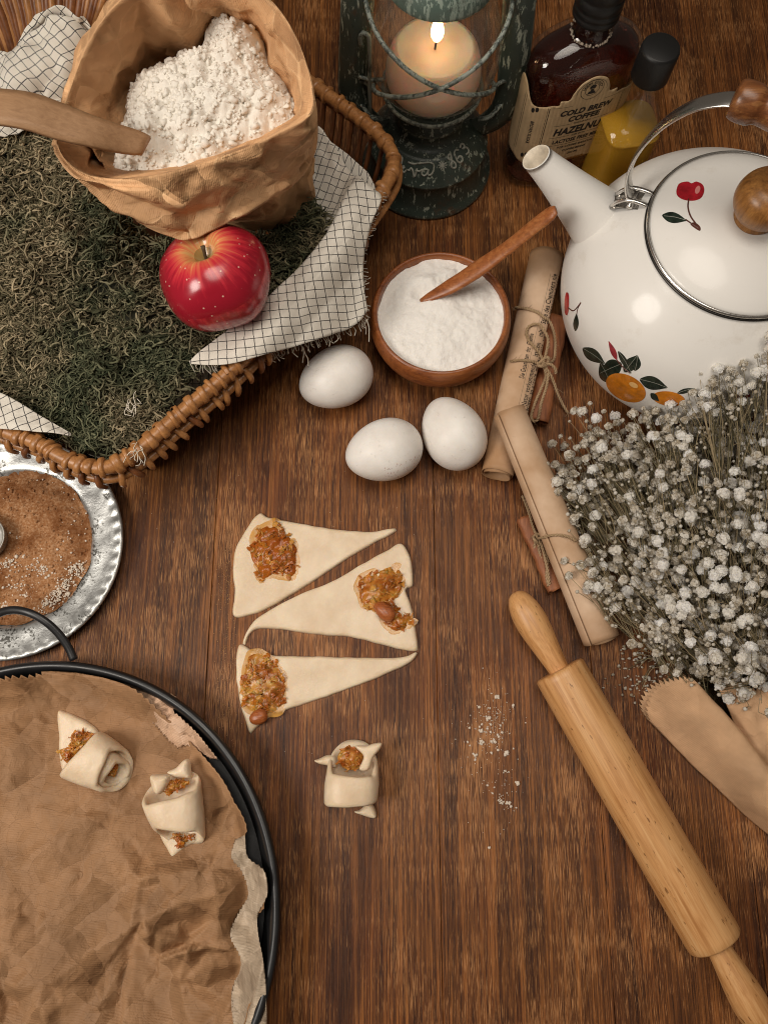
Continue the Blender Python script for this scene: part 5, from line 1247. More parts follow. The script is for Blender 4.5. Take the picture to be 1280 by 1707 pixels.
WRP = kraft("cone_paper", (.60, .37, .21), rib=.40, crumple=.24, crease_glint=.08, cells=((55, .35), (18, .25)), coord='UV', ribrot=.3)
cone = thing("paper_cone", "brown kraft paper cone with pinked edge wrapped round the baby's breath", "paper wrap", (root[0], root[1], 0))
def pinked(G, amp=2.0, teeth=None):
    G = G.copy(); out = G[0] - G[1]; out /= np.linalg.norm(out, axis=1)[:, None] + 1e-9
    k = np.arange(G.shape[1]); G[0] = G[0] + out * (amp * (1 - 2 * (k % 2)))[:, None]; return G
def sheet(name, top, bottom, left, right, nu, nv, seed, cr_amp=.8, pink=True):
    G = coons(cr(top, nu), cr(bottom, nu), cr(left, nv), cr(right, nv)); Wd = PP(G.reshape(-1, 3)).reshape(nv, nu, 3)
    Wd[..., 2] += cr_amp * fbm(Wd, 22, 3, seed) ; Wd[..., 2] = np.maximum(Wd[..., 2], .8)
    uv = np.stack([np.broadcast_to(np.linspace(0, 90, nu)[None], (nv, nu)), np.broadcast_to(np.linspace(0, 150, nv)[:, None], (nv, nu))], -1).reshape(-1, 2)
    if pink: Wd = pinked(Wd)
    o = obj(name, grid(Wd), WRP.m, cone, uv=uv); mod_solid(o, .35, 0)
sheet("front_fold", [(1082, 1202, 3), (1076, 1180, 9), (1086, 1152, 22), (1108, 1136, 35), (1140, 1130, 44), (1162, 1140, 43), (1172, 1163, 33), (1166, 1182, 18)],
      [(1330, 1432, 3), (1330, 1420, 16), (1335, 1405, 32), (1345, 1385, 42), (1356, 1372, 42), (1362, 1372, 34), (1362, 1378, 22), (1355, 1384, 10)],
      [(1082, 1202, 3), (1160, 1282, 3), (1250, 1366, 3), (1330, 1432, 3)], [(1166, 1182, 18), (1222, 1234, 12), (1290, 1308, 10), (1355, 1384, 10)], 47, 40, 3, 1.6)
sheet("under_fold", [(1078, 1198, 1.5), (1068, 1180, 2), (1070, 1162, 5), (1085, 1144, 9), (1110, 1132, 9), (1145, 1124, 8), (1186, 1120, 8)],
      [(1325, 1430, 1.5), (1330, 1410, 2), (1335, 1390, 4), (1342, 1370, 3), (1350, 1350, 2), (1356, 1340, 2), (1362, 1330, 2)],
      [(1078, 1198, 1.5), (1160, 1280, 1.5), (1250, 1364, 1.5), (1325, 1430, 1.5)], [(1186, 1120, 8), (1240, 1180, 3), (1310, 1270, 2), (1362, 1330, 2)], 43, 36, 8)
sheet("back_fold", [(1184, 1121, 40), (1205, 1126, 44), (1232, 1140, 46), (1252, 1149, 45), (1270, 1146, 47), (1300, 1136, 50), (1350, 1130, 50)],
      [(1262, 1292, 26), (1280, 1300, 30), (1300, 1312, 30), (1320, 1322, 30), (1335, 1330, 30), (1350, 1335, 30), (1370, 1340, 30)],
      [(1184, 1121, 40), (1205, 1166, 36), (1235, 1232, 30), (1262, 1292, 26)], [(1350, 1130, 50), (1355, 1200, 44), (1362, 1280, 36), (1370, 1340, 30)], 49, 40, 5, 2.6)

# a few broken sprigs and dry petals fallen on the table
sprg = []
for k in range(9):
    a = P(1112 + random.uniform(-10, 10), 1108 + random.uniform(-8, 8), 3); b = P(1040 + random.uniform(-18, 60), 1108 + random.uniform(-18, 52), 2)
    sprg.append(tube(cr([a, (a + b) / 2 + (random.uniform(-4, 4), random.uniform(2, 8), 3), b], 10), .32, 4, cap=False))
sb = []
for k in range(110):
    p = P(1065 + random.gauss(0, 27), 1122 + random.gauss(0, 26), 1.4); s_ = random.uniform(.5, 1.7); sb.append((IV * s_ * np.array([1, random.uniform(.5, 1), .7]) * (1 + .3 * rng.uniform(-1, 1, (len(IV), 1))) + p, IF))
spg = obj("broken_sprig", join(*sprg), GREEN.m, None); tag(spg, "broken dry flower sprig with scattered buds lying by the paper cone", "sprig")
tag(obj("buds", join(*sb), PETS.m, spg), kind='stuff')

# ------------------------------------------------------------------ rolling pin
PIN = wood("rolling_pin_wood", (.36, .140, .034), (.60, .305, .115), (.70, .42, .19), axis=1, rough=.42, grain=.8, streak=.35, pits=.85)
ra, rb_ = P(931, 1116, 19.5), P(1191.5, 1571, 19.5); dv_ = rb_ - ra; Lb = np.linalg.norm(dv_); yaw = math.atan2(dv_[1], dv_[0]) + math.pi / 2
mid = (ra + rb_) / 2
pin = thing("rolling_pin", "light wooden rolling pin with two turned handles lying on the table", "rolling pin", mid, rot=(0, 0, yaw))
h = Lb / 2
obj("barrel", lathe([(7.5, -h), (16.5, -h), (18.2, -h + .5), (19.2, -h + 1.8), (19.4, -h + 6), (19.4, 0), (19.4, h - 6), (19.2, h - 1.8), (18.2, h - .5), (16.5, h), (7.5, h)], 64, (0, 0, 0), (0, 1, 0)), PIN.m, pin, sharp=50)
hp = [(7.4, -2), (7.6, 0), (7.9, 3), (9.3, 14), (11.2, 28), (12.1, 38), (11.8, 47), (10.2, 55), (7.2, 61.5), (4.4, 64), (2.5, 64.8), (0, 64.9)]
obj("handle", lathe([(r, -h - z) for r, z in cr(hp, 40)], 40, (0, 0, 0), (0, 1, 0)), PIN.m, pin)
obj("handle", lathe([(r, h + z) for r, z in cr(hp, 40)], 40, (0, 0, 0), (0, 1, 0)), PIN.m, pin)

# ------------------------------------------------------------------ dough triangles with apple filling
DOUGH = M("raw_dough", (.72, .56, .40), .42, spec=.4)
nd = DOUGH.noise(DOUGH.co(scale=(.045, .045, .045)), 1.0, 5, .6); DOUGH.set('Base Color', DOUGH.mix(DOUGH.ramp(nd, [(.3, 0.0), (.7, 1.0)]), (.66, .50, .335), (.80, .655, .48)))
DOUGH.bump(DOUGH.noise(DOUGH.co(scale=(.13, .13, .13)), 1.0, 5, .65), .5, 1.0); DOUGH.set('Subsurface Weight', .35); DOUGH.set('Subsurface Radius', (.005, .003, .0015)); DOUGH.set('Subsurface Scale', 1.0)
def slab(name, px, h, zb=.3, seed=0, parent=None, lab=None, cat=None, grp=None, z_px=2.0, r=None, tilt=None, n=170):
    out = PZ(cr(np.array(px, float), n, True), z_px)[:, :2]; r = r or h * .6; out = out + .35 * np.stack([vnoise(out, 7, seed + 61), vnoise(out, 7, seed + 62)], 1)
    V, F = fill2d(out, 2.6, rings=(h * .1, h * .28, h * .6))
    d = np.minimum(edge_dist(out, V) / r, 1); z = h * np.sqrt(np.clip(1 - (1 - d) ** 2, 0, 1)) + .45 * d * fbm(V, 16, 3, seed)
    add = tilt(V) if tilt else 0
    top = np.c_[V, zb + z + add]; bot = np.c_[V, np.full(len(V), zb) + add]
    o = obj(name, join((top, F), (bot, [f[::-1] for f in F])), DOUGH.m, parent)
    if lab: tag(o, lab, cat, grp)
    return o
GD = "dough triangles laid out on the table"
slab("dough_triangle", [(432, 856), (446, 862), (472, 867), (510, 874), (560, 882), (615, 886), (650, 881), (661, 881), (656, 888), (620, 906), (565, 940), (505, 980), (455, 1009), (425, 1023), (391, 1028), (390, 1000), (391, 980), (388, 945), (394, 912), (412, 880)], 3.3, seed=3, lab="uppermost of the three flat dough triangles, its filling at the left end", cat="dough", grp=GD)
slab("dough_triangle", [(668, 905), (645, 917), (600, 942), (555, 968), (500, 990), (455, 1014), (425, 1034), (410, 1055), (404, 1072), (408, 1074), (416, 1058), (432, 1048), (470, 1049), (520, 1057), (580, 1061), (630, 1073), (670, 1083), (692, 1085), (697, 1078), (690, 1030), (684, 1005), (676, 982), (688, 976), (688, 950), (682, 925)], 3.3, seed=5, lab="middle dough triangle with its wide end and filling at the right", cat="dough", grp=GD)
slab("dough_triangle", [(399, 1074), (394, 1095), (394, 1130), (399, 1165), (408, 1200), (417, 1223), (428, 1212), (462, 1190), (530, 1166), (600, 1141), (650, 1121), (684, 1104), (696, 1089), (690, 1087), (668, 1095), (600, 1096), (530, 1094), (465, 1093), (425, 1086), (411, 1078)], 3.3, seed=7, lab="lowest dough triangle with filling and a brown nut at its left end", cat="dough", grp=GD)
JAM = M("apple_filling", (.60, .24, .04), .27, spec=.5); JAM.set('Transmission Weight', .35); JAM.set('IOR', 1.4); JAM.set('Subsurface Weight', .5); JAM.set('Subsurface Radius', (.004, .0018, .0006)); JAM.set('Subsurface Scale', 1.0)
rj = JAM.rand(); njm = JAM.noise(JAM.co(scale=(.10, .10, .10)), 1.0, 3)
JAM.set('Base Color', JAM.mix(JAM.ramp(njm, [(.40, 0.0), (.60, .85)]), JAM.ramp(rj, [(0, (.52, .13, .012)), (.45, (.74, .27, .03)), (1, (.84, .43, .10))]), (.46, .115, .014))); JAM.bump(JAM.noise(JAM.co(scale=(.5, .5, .5)), 1.0, 3), .3, .6)
def filling(px, n, z0, h, seed, name="apple_filling", lab=None, parent=None, size=1.0, zpx=None, grp=None):
    r_ = np.random.default_rng(seed); out = PZ(cr(np.array(px, float), 60, True), zpx or z0 + h * .6)[:, :2]; parts = []
    V, F = fill2d(out, 1.8); dm = edge_dist(out, V); D = max(dm.max(), 1e-3)
    z = z0 + h * .82 * np.sqrt(np.clip(dm / D, 0, 1)) + 1.7 * fbm(V, 4.5, 2, seed) * np.clip(dm, 0, 1); parts.append((np.c_[V, z], F))
    lo, hi = out.min(0), out.max(0); c = []
    while len(c) < n:
        p = r_.uniform(lo, hi)
        if inside(out, p[None])[0]: c.append(p)
    for p in c:
        d = edge_dist(out, p[None])[0] / D; zc = z0 + .8 + h * math.sqrt(min(1, d)) * r_.uniform(.55, 1.1)
        thin = r_.uniform() < .35; L = (r_.uniform(5, 9) if thin else r_.uniform(4, 8)) * size; w = (r_.uniform(1.0, 1.8) if thin else r_.uniform(2.2, 4.8)) * size; a = r_.uniform(0, 6.28); dr = np.array([math.cos(a), math.sin(a), r_.uniform(-.25, .25)]); sd = np.array([-math.sin(a), math.cos(a), r_.uniform(-.8, .8)]); cu = r_.uniform(-2.2, 2.2) * size; G = []
        for i, t in enumerate(np.linspace(-.5, .5, 7)):
            q_ = np.array([p[0], p[1], zc]) + dr * L * t + sd * cu * (t * t * 4) * .5 + np.array([0, 0, 1.0]) * (-(t * t) * 4 * r_.uniform(.2, .8)) + r_.normal(0, .45, 3)
            ww = w * (1 - (2 * t) ** 4 * .8) * r_.uniform(.75, 1.25); tw_ = sd * ww * .5; G.append([q_ - tw_, q_ - tw_ * .3 + (0, 0, .4), q_ + tw_ * .3 + (0, 0, .35), q_ + tw_])
        parts.append(grid(np.array(G)))
    for V_, _ in parts: V_[:, 2] = np.maximum(V_[:, 2], z0 * .4)
    o = obj(name, join(*parts), JAM.m, parent)
    if lab:
        tag(o, lab, "filling", grp); c0 = out.mean(0); fo_ = c0 + (out - c0) * 1.13 + 1.6 * np.stack([vnoise(out, 9, seed), vnoise(out, 9, seed + 9)], 1)
        jv, jf = fill2d(fo_, 2.5); dj = np.minimum(edge_dist(fo_, jv) / 2.5, 1); obj("juice", (np.c_[jv, z0 + .35 + .35 * dj + .25 * fbm(jv, 16, 3, seed)], jf), JUICE.m, o)
    return o
JUICE = M("apple_juice", (.70, .36, .08), .15, Alpha=.42); JUICE.set('Alpha', JUICE.math('MULTIPLY', JUICE.noise(JUICE.co(scale=(.12, .12, .12)), 1.0, 3), 1.05))
GF = "amber apple fillings on the dough"
filling([(424, 890), (440, 876), (462, 868), (478, 888), (494, 902), (494, 950), (480, 962), (455, 958), (436, 966), (424, 945), (416, 918)], 62, 3.2, 5, 1, lab="amber apple filling on the uppermost dough triangle", grp=GF)
filling([(598, 966), (625, 952), (660, 945), (672, 962), (668, 985), (655, 1005), (672, 1020), (690, 1030), (676, 1046), (660, 1052), (640, 1040), (628, 1022), (606, 1014), (598, 990)], 66, 3.2, 5, 2, lab="amber apple filling with a whole nut on the middle dough triangle", grp=GF)
filling([(412, 1094), (428, 1088), (444, 1092), (462, 1110), (476, 1135), (474, 1165), (462, 1185), (440, 1192), (414, 1184), (404, 1165), (402, 1140), (408, 1115)], 70, 3.2, 5, 3, lab="amber apple filling beside a nut on the lowest dough triangle", grp=GF)
NUT = wood("nut_skin", (.16, .034, .008), (.40, .105, .024), (.56, .20, .06), axis=0, rough=.35, grain=2.6, streak=.8)
def nut(u, v, z, a, b, ang, lb):
    pts = [(b * math.sin(t) ** .8 * (1 - .12 * math.cos(t)), -a * math.cos(t)) for t in np.linspace(0, math.pi, 24)]
    V, F = lathe(pts, 28, (0, 0, 0), (1, 0, 0)); an = np.arctan2(V[:, 1], V[:, 2]); V[:, 1:] *= (1 + .05 * np.sin(an * 11 + V[:, 0] * .7) + .03 * np.sin(an * 23))[:, None]; V[:, 2] *= .8
    c, s_ = math.cos(math.radians(ang)), math.sin(math.radians(ang)); R = np.array([[c, -s_, 0], [s_, c, 0], [0, 0, 1]])
    o = obj("almond", (V @ R.T + P(u, v, z), F), NUT.m, None); tag(o, lb, "almond", "nuts in the filling")
nut(641, 1019, 9.5, 9.0, 5.8, -42, "reddish brown almond lying in the filling of the middle dough triangle")
nut(431, 1195, 7.0, 6.8, 5.4, 25, "round reddish almond at the lower tip of the lowest dough triangle")
# ------------------------------------------------------------------ rolled dough parcels
def roll_band(La, Ra, Lb_, Rb, h, extA, extB, zb, parent, name="wrap", th=3.4, bulge=1.5, inner=True):
    la, ra2, lb2, rb2 = (P(*p, zb + h * .5) for p in (La, Ra, Lb_, Rb)); N = 56; ph = np.linspace(0, 2 * np.pi, N, endpoint=False)
    axis = ((la + ra2) - (lb2 + rb2)) / 2; Lx = np.linalg.norm(axis); axis /= Lx
    def loop(t, sh):
        L, R = la * (1 - t) + lb2 * t, ra2 * (1 - t) + rb2 * t; c = (L + R) / 2; w = (R - L) / 2; wl = np.linalg.norm(w); wn = w / wl
        b = 1 + .035 * math.sin(math.pi * t) * bulge
        x = (wl - sh) * b * np.sign(np.cos(ph)) * np.abs(np.cos(ph)) ** .85; zz = (h / 2 - sh) * b * np.sign(np.sin(ph)) * np.abs(np.sin(ph)) ** .8
        lowr = np.clip(-np.sin(ph), -.55, 1)
        ext = (extA * (1 - t) ** 2 - extB * t ** 2) * lowr
        return c + np.outer(x, wn) + axis * ext[:, None] + np.outer(zz, [0, 0, 1.0]) + axis * (.5 * vnoise(np.stack([ph * 6, ph * 0 + t * 3], 1), 4, 3))[:, None] * (t in (0.0, 1.0))
    ts = np.linspace(0, 1, 14); G = [loop(t, 0) for t in ts]
    G[0] = loop(0, .5); G[-1] = loop(1, .5)
    G = [loop(0, th * .5)] + [loop(0.0, .9)] + [loop(t, 0) for t in np.linspace(.05, .95, 14)] + [loop(1.0, .9)] + [loop(1.0, th * .5)] + [loop(t, th) for t in np.linspace(.96, .04, 10)]
    G = np.array(G); G[0] += axis * .6; G[17] -= axis * .6
    V, F = grid(G, wu=True, wv=True); V = V + .35 * np.stack([fbm(V, 9, 2, 3), fbm(V, 9, 2, 4), fbm(V, 9, 2, 5)], 1)
    return obj(name, (V, F), DOUGH.m, parent)
def parcel(u, v, zb, lb): return thing("dough_parcel", lb, "pastry", P(u, v, zb), "filled and rolled dough parcels")
# on the table
r3 = parcel(586, 1300, 0, "rolled raw dough parcel standing alone on the wooden table")
roll_band((547, 1270), (630, 1274), (540, 1340), (629, 1336), 30, 15, -2, .5, r3)
slab("tail", [(524, 1268), (534, 1264), (548, 1259), (560, 1262), (560, 1280), (545, 1277), (532, 1274)], 4.5, 9, 2, r3, z_px=12, n=60)
slab("tail", [(600, 1350), (612, 1338), (622, 1342), (628, 1358), (626, 1365), (616, 1364), (604, 1360), (590, 1354)], 5, .5, 3, r3, z_px=4, n=60)
slab("tail", [(592, 1244), (610, 1243), (624, 1239), (636, 1239), (634, 1248), (624, 1262), (612, 1284), (598, 1282), (606, 1262)], 3.6, 20, 4, r3, z_px=24, n=70)
filling([(562, 1262), (572, 1248), (590, 1246), (604, 1250), (606, 1262), (598, 1282), (580, 1284), (566, 1274)], 34, 14, 7, 5, "filling", None, r3, .8, zpx=20)
# ------------------------------------------------------------------ baking pan, paper
PC = np.array([-239.5, -130.5]); PR = 170.5
PANM = M("black_pan", (.012, .012, .013), .34, spec=.5); PANM.set('Roughness', PANM.ramp(PANM.noise(PANM.co(scale=(.06, .06, .06)), 1.0, 4), [(.3, .26), (.7, .46)])); PANM.bump(PANM.noise(PANM.co(scale=(.8, .8, .8)), 1.0, 2), .08, .2)
pan = thing("baking_pan", "round black metal baking pan lined with brown paper, a wire handle at its far side", "baking pan", (PC[0], PC[1], 0))
obj("body", lathe(cr([(0, 2.2), (150, 2.2), (155, 4), (159, 12), (163, 28), (164.5, 32.5), (166, 34.6), (168.5, 35), (170.3, 33.4), (170.3, 31), (168.6, 29.6), (166.5, 28), (162, 10), (156, 1), (150, 0), (0, 0)], 120), 180, (PC[0], PC[1], 0)), PANM.m, pan)
hpth = cr(PP([(-34, 1060, 30), (-20, 1036, 32), (0, 1022, 36), (24, 1017, 40), (50, 1022, 42), (76, 1036, 40), (98, 1056, 36), (114, 1078, 32), (124, 1100, 29)]), 50)
obj("handle", tube(hpth, 3.1, 12, flat=.75), PANM.m, pan)
BAKE = kraft("baking_paper", (.33, .178, .086), rib=.42, crumple=.5, crease_glint=.10, cells=((52, .70), (22, .54), (8, .16)), coord='Object', ribrot=math.radians(97))
BAKE_L = kraft("baking_paper_lit_edge", (.46, .36, .26), rib=.42, crumple=.5, coord='Object', ribrot=math.radians(97), rough=.5)  # paler grey stands in for the light caught by the upturned edge
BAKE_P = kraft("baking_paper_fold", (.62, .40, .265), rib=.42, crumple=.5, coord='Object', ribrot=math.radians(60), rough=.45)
pp = cr(np.array([(-60, 1180), (0, 1152), (25, 1136), (40, 1132), (70, 1130), (90, 1126), (108, 1112), (130, 1107), (160, 1110), (195, 1120), (240, 1148), (285, 1196), (330, 1246), (372, 1294), (400, 1340), (416, 1376), (408, 1400), (412, 1432), (438, 1452), (444, 1480), (446, 1504), (432, 1524), (430, 1552), (440, 1590), (446, 1630), (450, 1680), (452, 1760), (200, 1780), (-60, 1780)], float), 380, True)
zz_ = np.where(np.arange(380) % 2 == 0, 1.0, -1.0)[:, None]; nn_ = np.roll(pp, -1, 0) - np.roll(pp, 1, 0); nn_ = np.stack([nn_[:, 1], -nn_[:, 0]], 1); nn_ /= np.linalg.norm(nn_, axis=1)[:, None]
pp = pp + nn_ * zz_ * np.where((pp[:, 1] < 1200) & (pp[:, 0] > 10), 2.8, .9)[:, None]
pw = PZ(pp, 12)[:, :2]
bvv, bff = fill2d(pw, 1.5)
lo2, hi2 = pw.min(0), pw.max(0)
f1 = Facets(lo2, hi2, 30, 9.5, 21, .8, 0); f2 = Facets(lo2, hi2, 12, 3.2, 22, .8, 0); f3 = Facets(lo2, hi2, 6, .55, 23, .7, 0)
def wvec(q): return q + 1.2 * np.stack([vnoise(q, 20, 51), vnoise(q, 20, 52)], 1)
def paper_z(q):
    rr = np.hypot(q[:, 0] - PC[0], q[:, 1] - PC[1]); soft = .35 + .65 * np.clip((90 - q[:, 1] - 160) / 120 + .3, 0, 1)
    amp = .5 + 1.0 * np.clip((-40 - q[:, 1]) / 70, 0, 1)
    a = np.clip((rr - 140) / 22, 0, 1) ** 1.6
    near = np.ones(len(q))
    for c_ in (P(150, 1258, 8), P(290, 1345, 8)): near *= 1 - .85 * np.exp(-(((q - c_[:2]) ** 2).sum(1) / 30 ** 2) ** 2)
    return 11.0 + near * ((f1(wvec(q)) + .6) * amp * .9 + f2(wvec(q)) * (amp + .15) + f3(q)) * .75 + 25 * a
bz = paper_z(bvv); RRr = np.hypot(bvv[:, 0] - PC[0], bvv[:, 1] - PC[1]); mx = 150 + np.clip((bz - 4) / 32, 0, 1) * 13.0
fct = np.where(RRr > mx, mx / np.maximum(RRr, 1), 1.0); bvv2 = PC + (bvv - PC) * fct[:, None]
bp_ = obj("baking_paper", (np.c_[bvv2, bz], bff), BAKE.m, None, base=(PC[0] + 60, PC[1], 3)); mod_solid(bp_, .25, 0); tag(bp_, "crumpled brown baking paper with pinked edge lining the black pan", "baking paper")
def flap(name, top, bottom, left, right, nu, nv, seed, amp, m, follow=False):
    G = coons(cr(top, nu), cr(bottom, nu), lin(left, nv), lin(right, nv))
    if follow:
        for _ in range(5): G[..., 2] = paper_z(P(G[..., 0], G[..., 1], G[..., 2])[..., :2].reshape(-1, 2)).reshape(nv, nu) + 1.0 + 2.2 * np.sin(np.linspace(0, 3.14, nv))[:, None]
    Wd = PP(G.reshape(-1, 3)).reshape(nv, nu, 3)
    fa = Facets(Wd[..., :2].min((0, 1)), Wd[..., :2].max((0, 1)), 8, amp, seed, .6, 1); fb = Facets(Wd[..., :2].min((0, 1)), Wd[..., :2].max((0, 1)), 17, amp * 1.6, seed + 1, .6, 1)
    dz = fa(Wd[..., :2]) + fb(Wd[..., :2]); Wd[..., 2] += dz; k = np.arange(nu); Wd[-1, :, 1] += 1.0 * (1 - 2 * (k % 2)); Wd[0, :, 1] += .6 * (1 - 2 * (k % 2))
    o = obj(name, grid(Wd), m.m, bp_); mod_solid(o, .25, 0)
flap("turned_fold", [(196, 1120, 24), (225, 1135, 27), (256, 1152, 29), (290, 1160, 30), (288, 1185, 29), (300, 1195, 30), (330, 1225, 30), (362, 1266, 29)],
     [(200, 1150, 16), (222, 1172, 15), (246, 1196, 15), (276, 1228, 15), (288, 1240, 14), (300, 1246, 14), (316, 1242, 15), (350, 1264, 20)],
     [(196, 1120, 24), (198, 1135, 18), (200, 1150, 16)], [(362, 1266, 29), (356, 1265, 24), (350, 1264, 20)], 60, 22, 31, 2.4, BAKE_P)
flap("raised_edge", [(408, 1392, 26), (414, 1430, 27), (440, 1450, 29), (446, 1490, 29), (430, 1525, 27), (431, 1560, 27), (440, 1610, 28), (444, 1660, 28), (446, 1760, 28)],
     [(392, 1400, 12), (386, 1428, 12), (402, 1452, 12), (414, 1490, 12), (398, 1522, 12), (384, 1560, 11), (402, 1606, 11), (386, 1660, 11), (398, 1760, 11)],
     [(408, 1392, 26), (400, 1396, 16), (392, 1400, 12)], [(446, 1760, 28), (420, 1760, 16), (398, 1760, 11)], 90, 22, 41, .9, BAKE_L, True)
# parcels on the paper
r1 = parcel(150, 1258, 8, "larger rolled dough parcel at the left on the baking paper, its pointed end up")
slab("tail", [(96, 1186), (112, 1187), (128, 1194), (146, 1203), (164, 1222), (160, 1262), (120, 1280), (104, 1285), (99, 1262), (97, 1225)], 5, 10, 12, r1, z_px=13, n=90)
roll_band((101, 1294), (166, 1218), (176, 1322), (204, 1246), 28, 3, 9, 8.5, r1)
roll_band((150, 1308), (186, 1250), (180, 1312), (208, 1268), 20, 0, 6, 9.5, r1, "inner_turn", 3.0)
filling([(96, 1254), (112, 1246), (120, 1222), (140, 1220), (155, 1226), (140, 1246), (118, 1270), (106, 1272)], 36, 15, 7, 7, "filling", None, r1, .85, zpx=20)
filling([(182, 1276), (192, 1270), (194, 1282), (188, 1296), (182, 1290)], 10, 16, 5, 8, "filling", None, r1, .6, zpx=20)
r2_ = parcel(290, 1345, 8, "rolled dough parcel nearer the pan rim with two knobbed ends and a pointed tail")
roll_band((237, 1332), (334, 1302), (260, 1388), (341, 1394), 29, 10, 8, 8.5, r2_)
slab("tail", [(248, 1294), (262, 1292), (279, 1293), (278, 1306), (268, 1322), (258, 1325), (250, 1312)], 6, 26, 13, r2_, z_px=32, n=60)
slab("tail", [(276, 1288), (290, 1280), (302, 1268), (312, 1267), (316, 1280), (315, 1298), (300, 1298), (284, 1296)], 6.5, 20, 14, r2_, z_px=26, n=60)
slab("tail", [(266, 1388), (290, 1388), (338, 1390), (332, 1402), (310, 1412), (292, 1428), (286, 1430), (278, 1416)], 4.5, 9, 15, r2_, z_px=12, n=70)
filling([(272, 1322), (280, 1304), (296, 1300), (312, 1306), (296, 1316), (280, 1324)], 26, 20, 6, 9, "filling", None, r2_, .8, zpx=25)
filling([(284, 1394), (300, 1392), (322, 1394), (314, 1404), (300, 1414), (290, 1404)], 22, 12, 5, 10, "filling", None, r2_, .7, zpx=16)

# ------------------------------------------------------------------ metal plate of cinnamon
TIN = M("worn_tin", (.50, .51, .49), .42, .75)
ta = TIN.noise(TIN.co(scale=(.05, .05, .05)), 1.0, 6, .7, .5); tb_ = TIN.noise(TIN.co(scale=(.5, .5, .5)), 1.0, 3, .6)
ct_ = TIN.mix(TIN.ramp(ta, [(.35, 0.0), (.65, 1.0)]), (.40, .40, .39), (.66, .67, .655)); ct_ = TIN.mix(TIN.ramp(TIN.math('ADD', ta, TIN.math('MULTIPLY', TIN.math('SUBTRACT', tb_, .5), .6)), [(.57, 0.0), (.66, .9)]), ct_, (.06, .055, .045))
TIN.set('Base Color', ct_); TIN.set('Roughness', TIN.ramp(ta, [(.3, .28), (.7, .52)])); TIN.bump(TIN.math('ADD', ta, TIN.math('MULTIPLY', tb_, .4)), .4, .8)
PX, PY = -293.0, 130.0
V, F = lathe(cr([(0, 2), (56, 2), (60, 3), (63, 6.5), (66, 8.6), (76, 10.2), (84, 12.0), (87, 12.8), (88.6, 12.0), (88.8, 11), (88, 10.2), (76, 8), (64, 5), (58, .4), (0, 0)], 100), 220, (PX, PY, 0))
ag = np.arctan2(V[:, 1] - PY, V[:, 0] - PX); rd = np.hypot(V[:, 0] - PX, V[:, 1] - PY)
V[:, 2] += np.exp(-((rd - 84.5) / 1.8) ** 2) * .9 * np.cos(ag * 54) * (V[:, 2] > 10) + .5 * fbm(V, 14, 2, 3) * (rd > 62) * (rd < 82)
plate = obj("metal_plate", (V, F), TIN.m, None, base=(PX, PY, 0)); tag(plate, "round tarnished silver metal plate dusted with cinnamon powder", "plate")
CINP = M("cinnamon_powder", rough=.95, spec=.1)
p1 = CINP.noise(CINP.co(scale=(.045, .045, .045)), 1.0, 4, .6); p2 = CINP.noise(CINP.co(scale=(.55, .55, .55)), 1.0, 4, .7)
cp = CINP.mix(CINP.ramp(p1, [(.38, 0.0), (.62, 1.0)]), (.17, .062, .020), (.32, .145, .060)); cp = CINP.mix(CINP.math('MULTIPLY', CINP.ramp(p2, [(.45, 0.0), (.62, .8)]), CINP.ramp(p1, [(.40, .2), (.58, 1.0)])), cp, (.50, .30, .17)); CINP.set('Base Color', cp); CINP.bump(p2, .8, .8)
t = np.linspace(0, 2 * np.pi, 160, endpoint=False); rad_ = 62.5 + 3.6 * vnoise(np.stack([60 * np.cos(t), 60 * np.sin(t)], 1), 14, 2)
cv, cf = fill2d(np.stack([PX + rad_ * np.cos(t), PY + rad_ * np.sin(t)], 1), 1.5); dd = 62 - np.hypot(cv[:, 0] - PX, cv[:, 1] - PY)
cz = np.interp(62 - dd, [0, 57, 60, 63, 66], [2.0, 1.8, 2.3, 5.4, 7.8]) - .2 + np.clip((dd - 1.5) / 12, 0, 1) * 2.8 + 1.3 * fbm(cv, 20, 2, 5) * np.clip(dd / 6, 0, 1) + 1.9 * lumps(cv, 3.8, 5) * (.4 + .6 * (vnoise(cv, 18, 6) > -.1)) + .9 * lumps(cv, 2.0, 7)
cpp = [(np.c_[cv, cz], cf)]
for k in range(1300):
    i = random.randrange(len(cv))
    if dd[i] < 3: continue
    s_ = random.uniform(.3, .8) if random.random() < .85 else random.uniform(.8, 1.7); cpp.append((IV * s_ * rng.uniform(.6, 1.2, 3) * (1 + .3 * rng.uniform(-1, 1, (len(IV), 1))) + (cv[i, 0], cv[i, 1], cz[i]), IF))
cin = obj("cinnamon_powder", join(*cpp), CINP.m, None); tag(cin, "brown cinnamon powder spread over the metal plate", "cinnamon", kind='stuff')
DUST = M("flour_dust", (.66, .57, .47), .95, spec=.1); dus = []
for k in range(1900):
    if k < 1250: u, v = random.gauss(30, 36), random.gauss(1000, 9) - (random.random() ** 2) * 8
    elif k < 1700: u, v = random.choice([(110, 975), (70, 945), (12, 940), (88, 990), (130, 950)]); u += random.gauss(0, 9); v += random.gauss(0, 7)
    else: u, v = random.uniform(0, 150), random.uniform(800, 1000)
    p = P(u, v, 5); r_ = np.hypot(p[0] - PX, p[1] - PY)
    if r_ > 64: continue
    p[2] = 5.2 + random.uniform(0, 1.2) + max(0, r_ - 58) * .4; s_ = random.uniform(.3, 1.3) * (1.5 if random.random() < .05 else .8)
    dus.append((IV * s_ * np.array([1, 1, .55]) * (1 + .3 * rng.uniform(-1, 1, (len(IV), 1))) + p, IF))
d_ = obj("flour_dust", join(*dus), DUST.m, None); tag(d_, "white flour dusted over the cinnamon at the near side of the plate", "flour", kind='stuff')
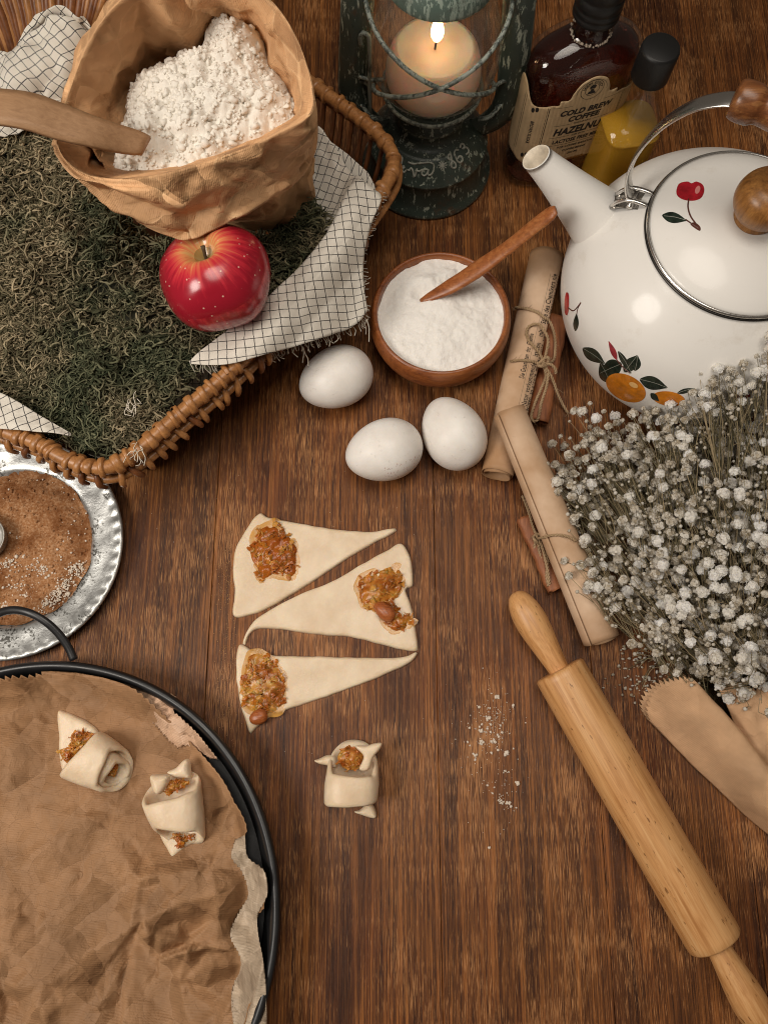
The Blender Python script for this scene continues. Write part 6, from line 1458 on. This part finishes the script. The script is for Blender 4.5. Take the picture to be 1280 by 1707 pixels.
CUP = plain("pewter", (.44, .42, .38), .4, .3, .1, .2, .6, .3, .6)
cu_ = P(-26, 898, 14)
cup = obj("small_cup", lathe(cr([(0, 5), (13, 5), (15, 7), (16.5, 14), (17.6, 17), (18.2, 18), (17.4, 18.6), (16, 17.4), (14.6, 12), (12, 8), (0, 7.4)], 50), 64, (cu_[0], cu_[1], 0)), CUP.m, None); tag(cup, "small round pewter cup standing in the cinnamon, cut by the picture's left edge", "cup")

gold = []
for k in range(700):
    u, v = 372 + random.gauss(0, 9) + random.random() * 16, random.choice([random.gauss(960, 40), random.gauss(1120, 60)]); p = P(u, v, .25)
    gold.append((IV * random.uniform(.10, .34) * np.array([1, 1, .5]) * (1 + .3 * rng.uniform(-1, 1, (len(IV), 1))) + p, IF))
GOLD = plain("golden_crumb", (.46, .25, .095), .8, .3, .2, 0)
g_ = obj("spilt_sugar", join(*gold), GOLD.m, None); tag(g_, "fine golden brown sugar sprinkled on the table left of the dough triangles", "sugar", kind='stuff')
# ------------------------------------------------------------------ flour spilt on the table
spk = []
for k in range(300):
    w = random.random()
    if w < .62: u, v = random.gauss(818, 17), random.gauss(1215, 26)
    elif w < .80: u, v = random.gauss(838, 14), random.gauss(1320, 22)
    else: u, v = random.gauss(820, 30), random.gauss(1250, 75)
    p = P(u, v, .3); s_ = random.uniform(.16, .5) if random.random() < .88 else random.uniform(.6, 1.3)
    spk.append((IV * s_ * np.array([1, random.uniform(.7, 1.3), .5]) * (1 + .35 * rng.uniform(-1, 1, (len(IV), 1))) + p, IF))
for (u, v, s_) in ((814, 1198, 2.2), (801, 1218, 2.0), (823, 1236, 2.0), (803, 1237, 2.1), (845, 1256, 3.0), (792, 1259, 1.9), (861, 1304, 2.2), (847, 1339, 2.2), (836, 1337, 1.6), (843, 1286, 1.5), (828, 1162, 2.2), (856, 1176, 1.8), (815, 1413, 1.5)):
    for k in range(10):
        p = P(u + random.gauss(0, s_ * .9), v + random.gauss(0, s_ * .8), .5); spk.append((IV * s_ * random.uniform(.2, .55) * np.array([1, 1.1, .6]) * (1 + .3 * rng.uniform(-1, 1, (len(IV), 1))) + p, IF))
for k in range(60):                                                      # crumbs around the nearest things
    u, v = random.choice([(1085, 1090), (730, 1180), (520, 1220), (640, 860), (300, 870)]); p = P(u + random.gauss(0, 60), v + random.gauss(0, 50), .2); spk.append((IV * random.uniform(.12, .3) * np.array([1, 1, .5]) + p, IF))
f_ = obj("spilt_flour", join(*spk), DUST.m, None); tag(f_, "specks of white flour spilt on the table beside the rolling pin", "flour", kind='stuff')
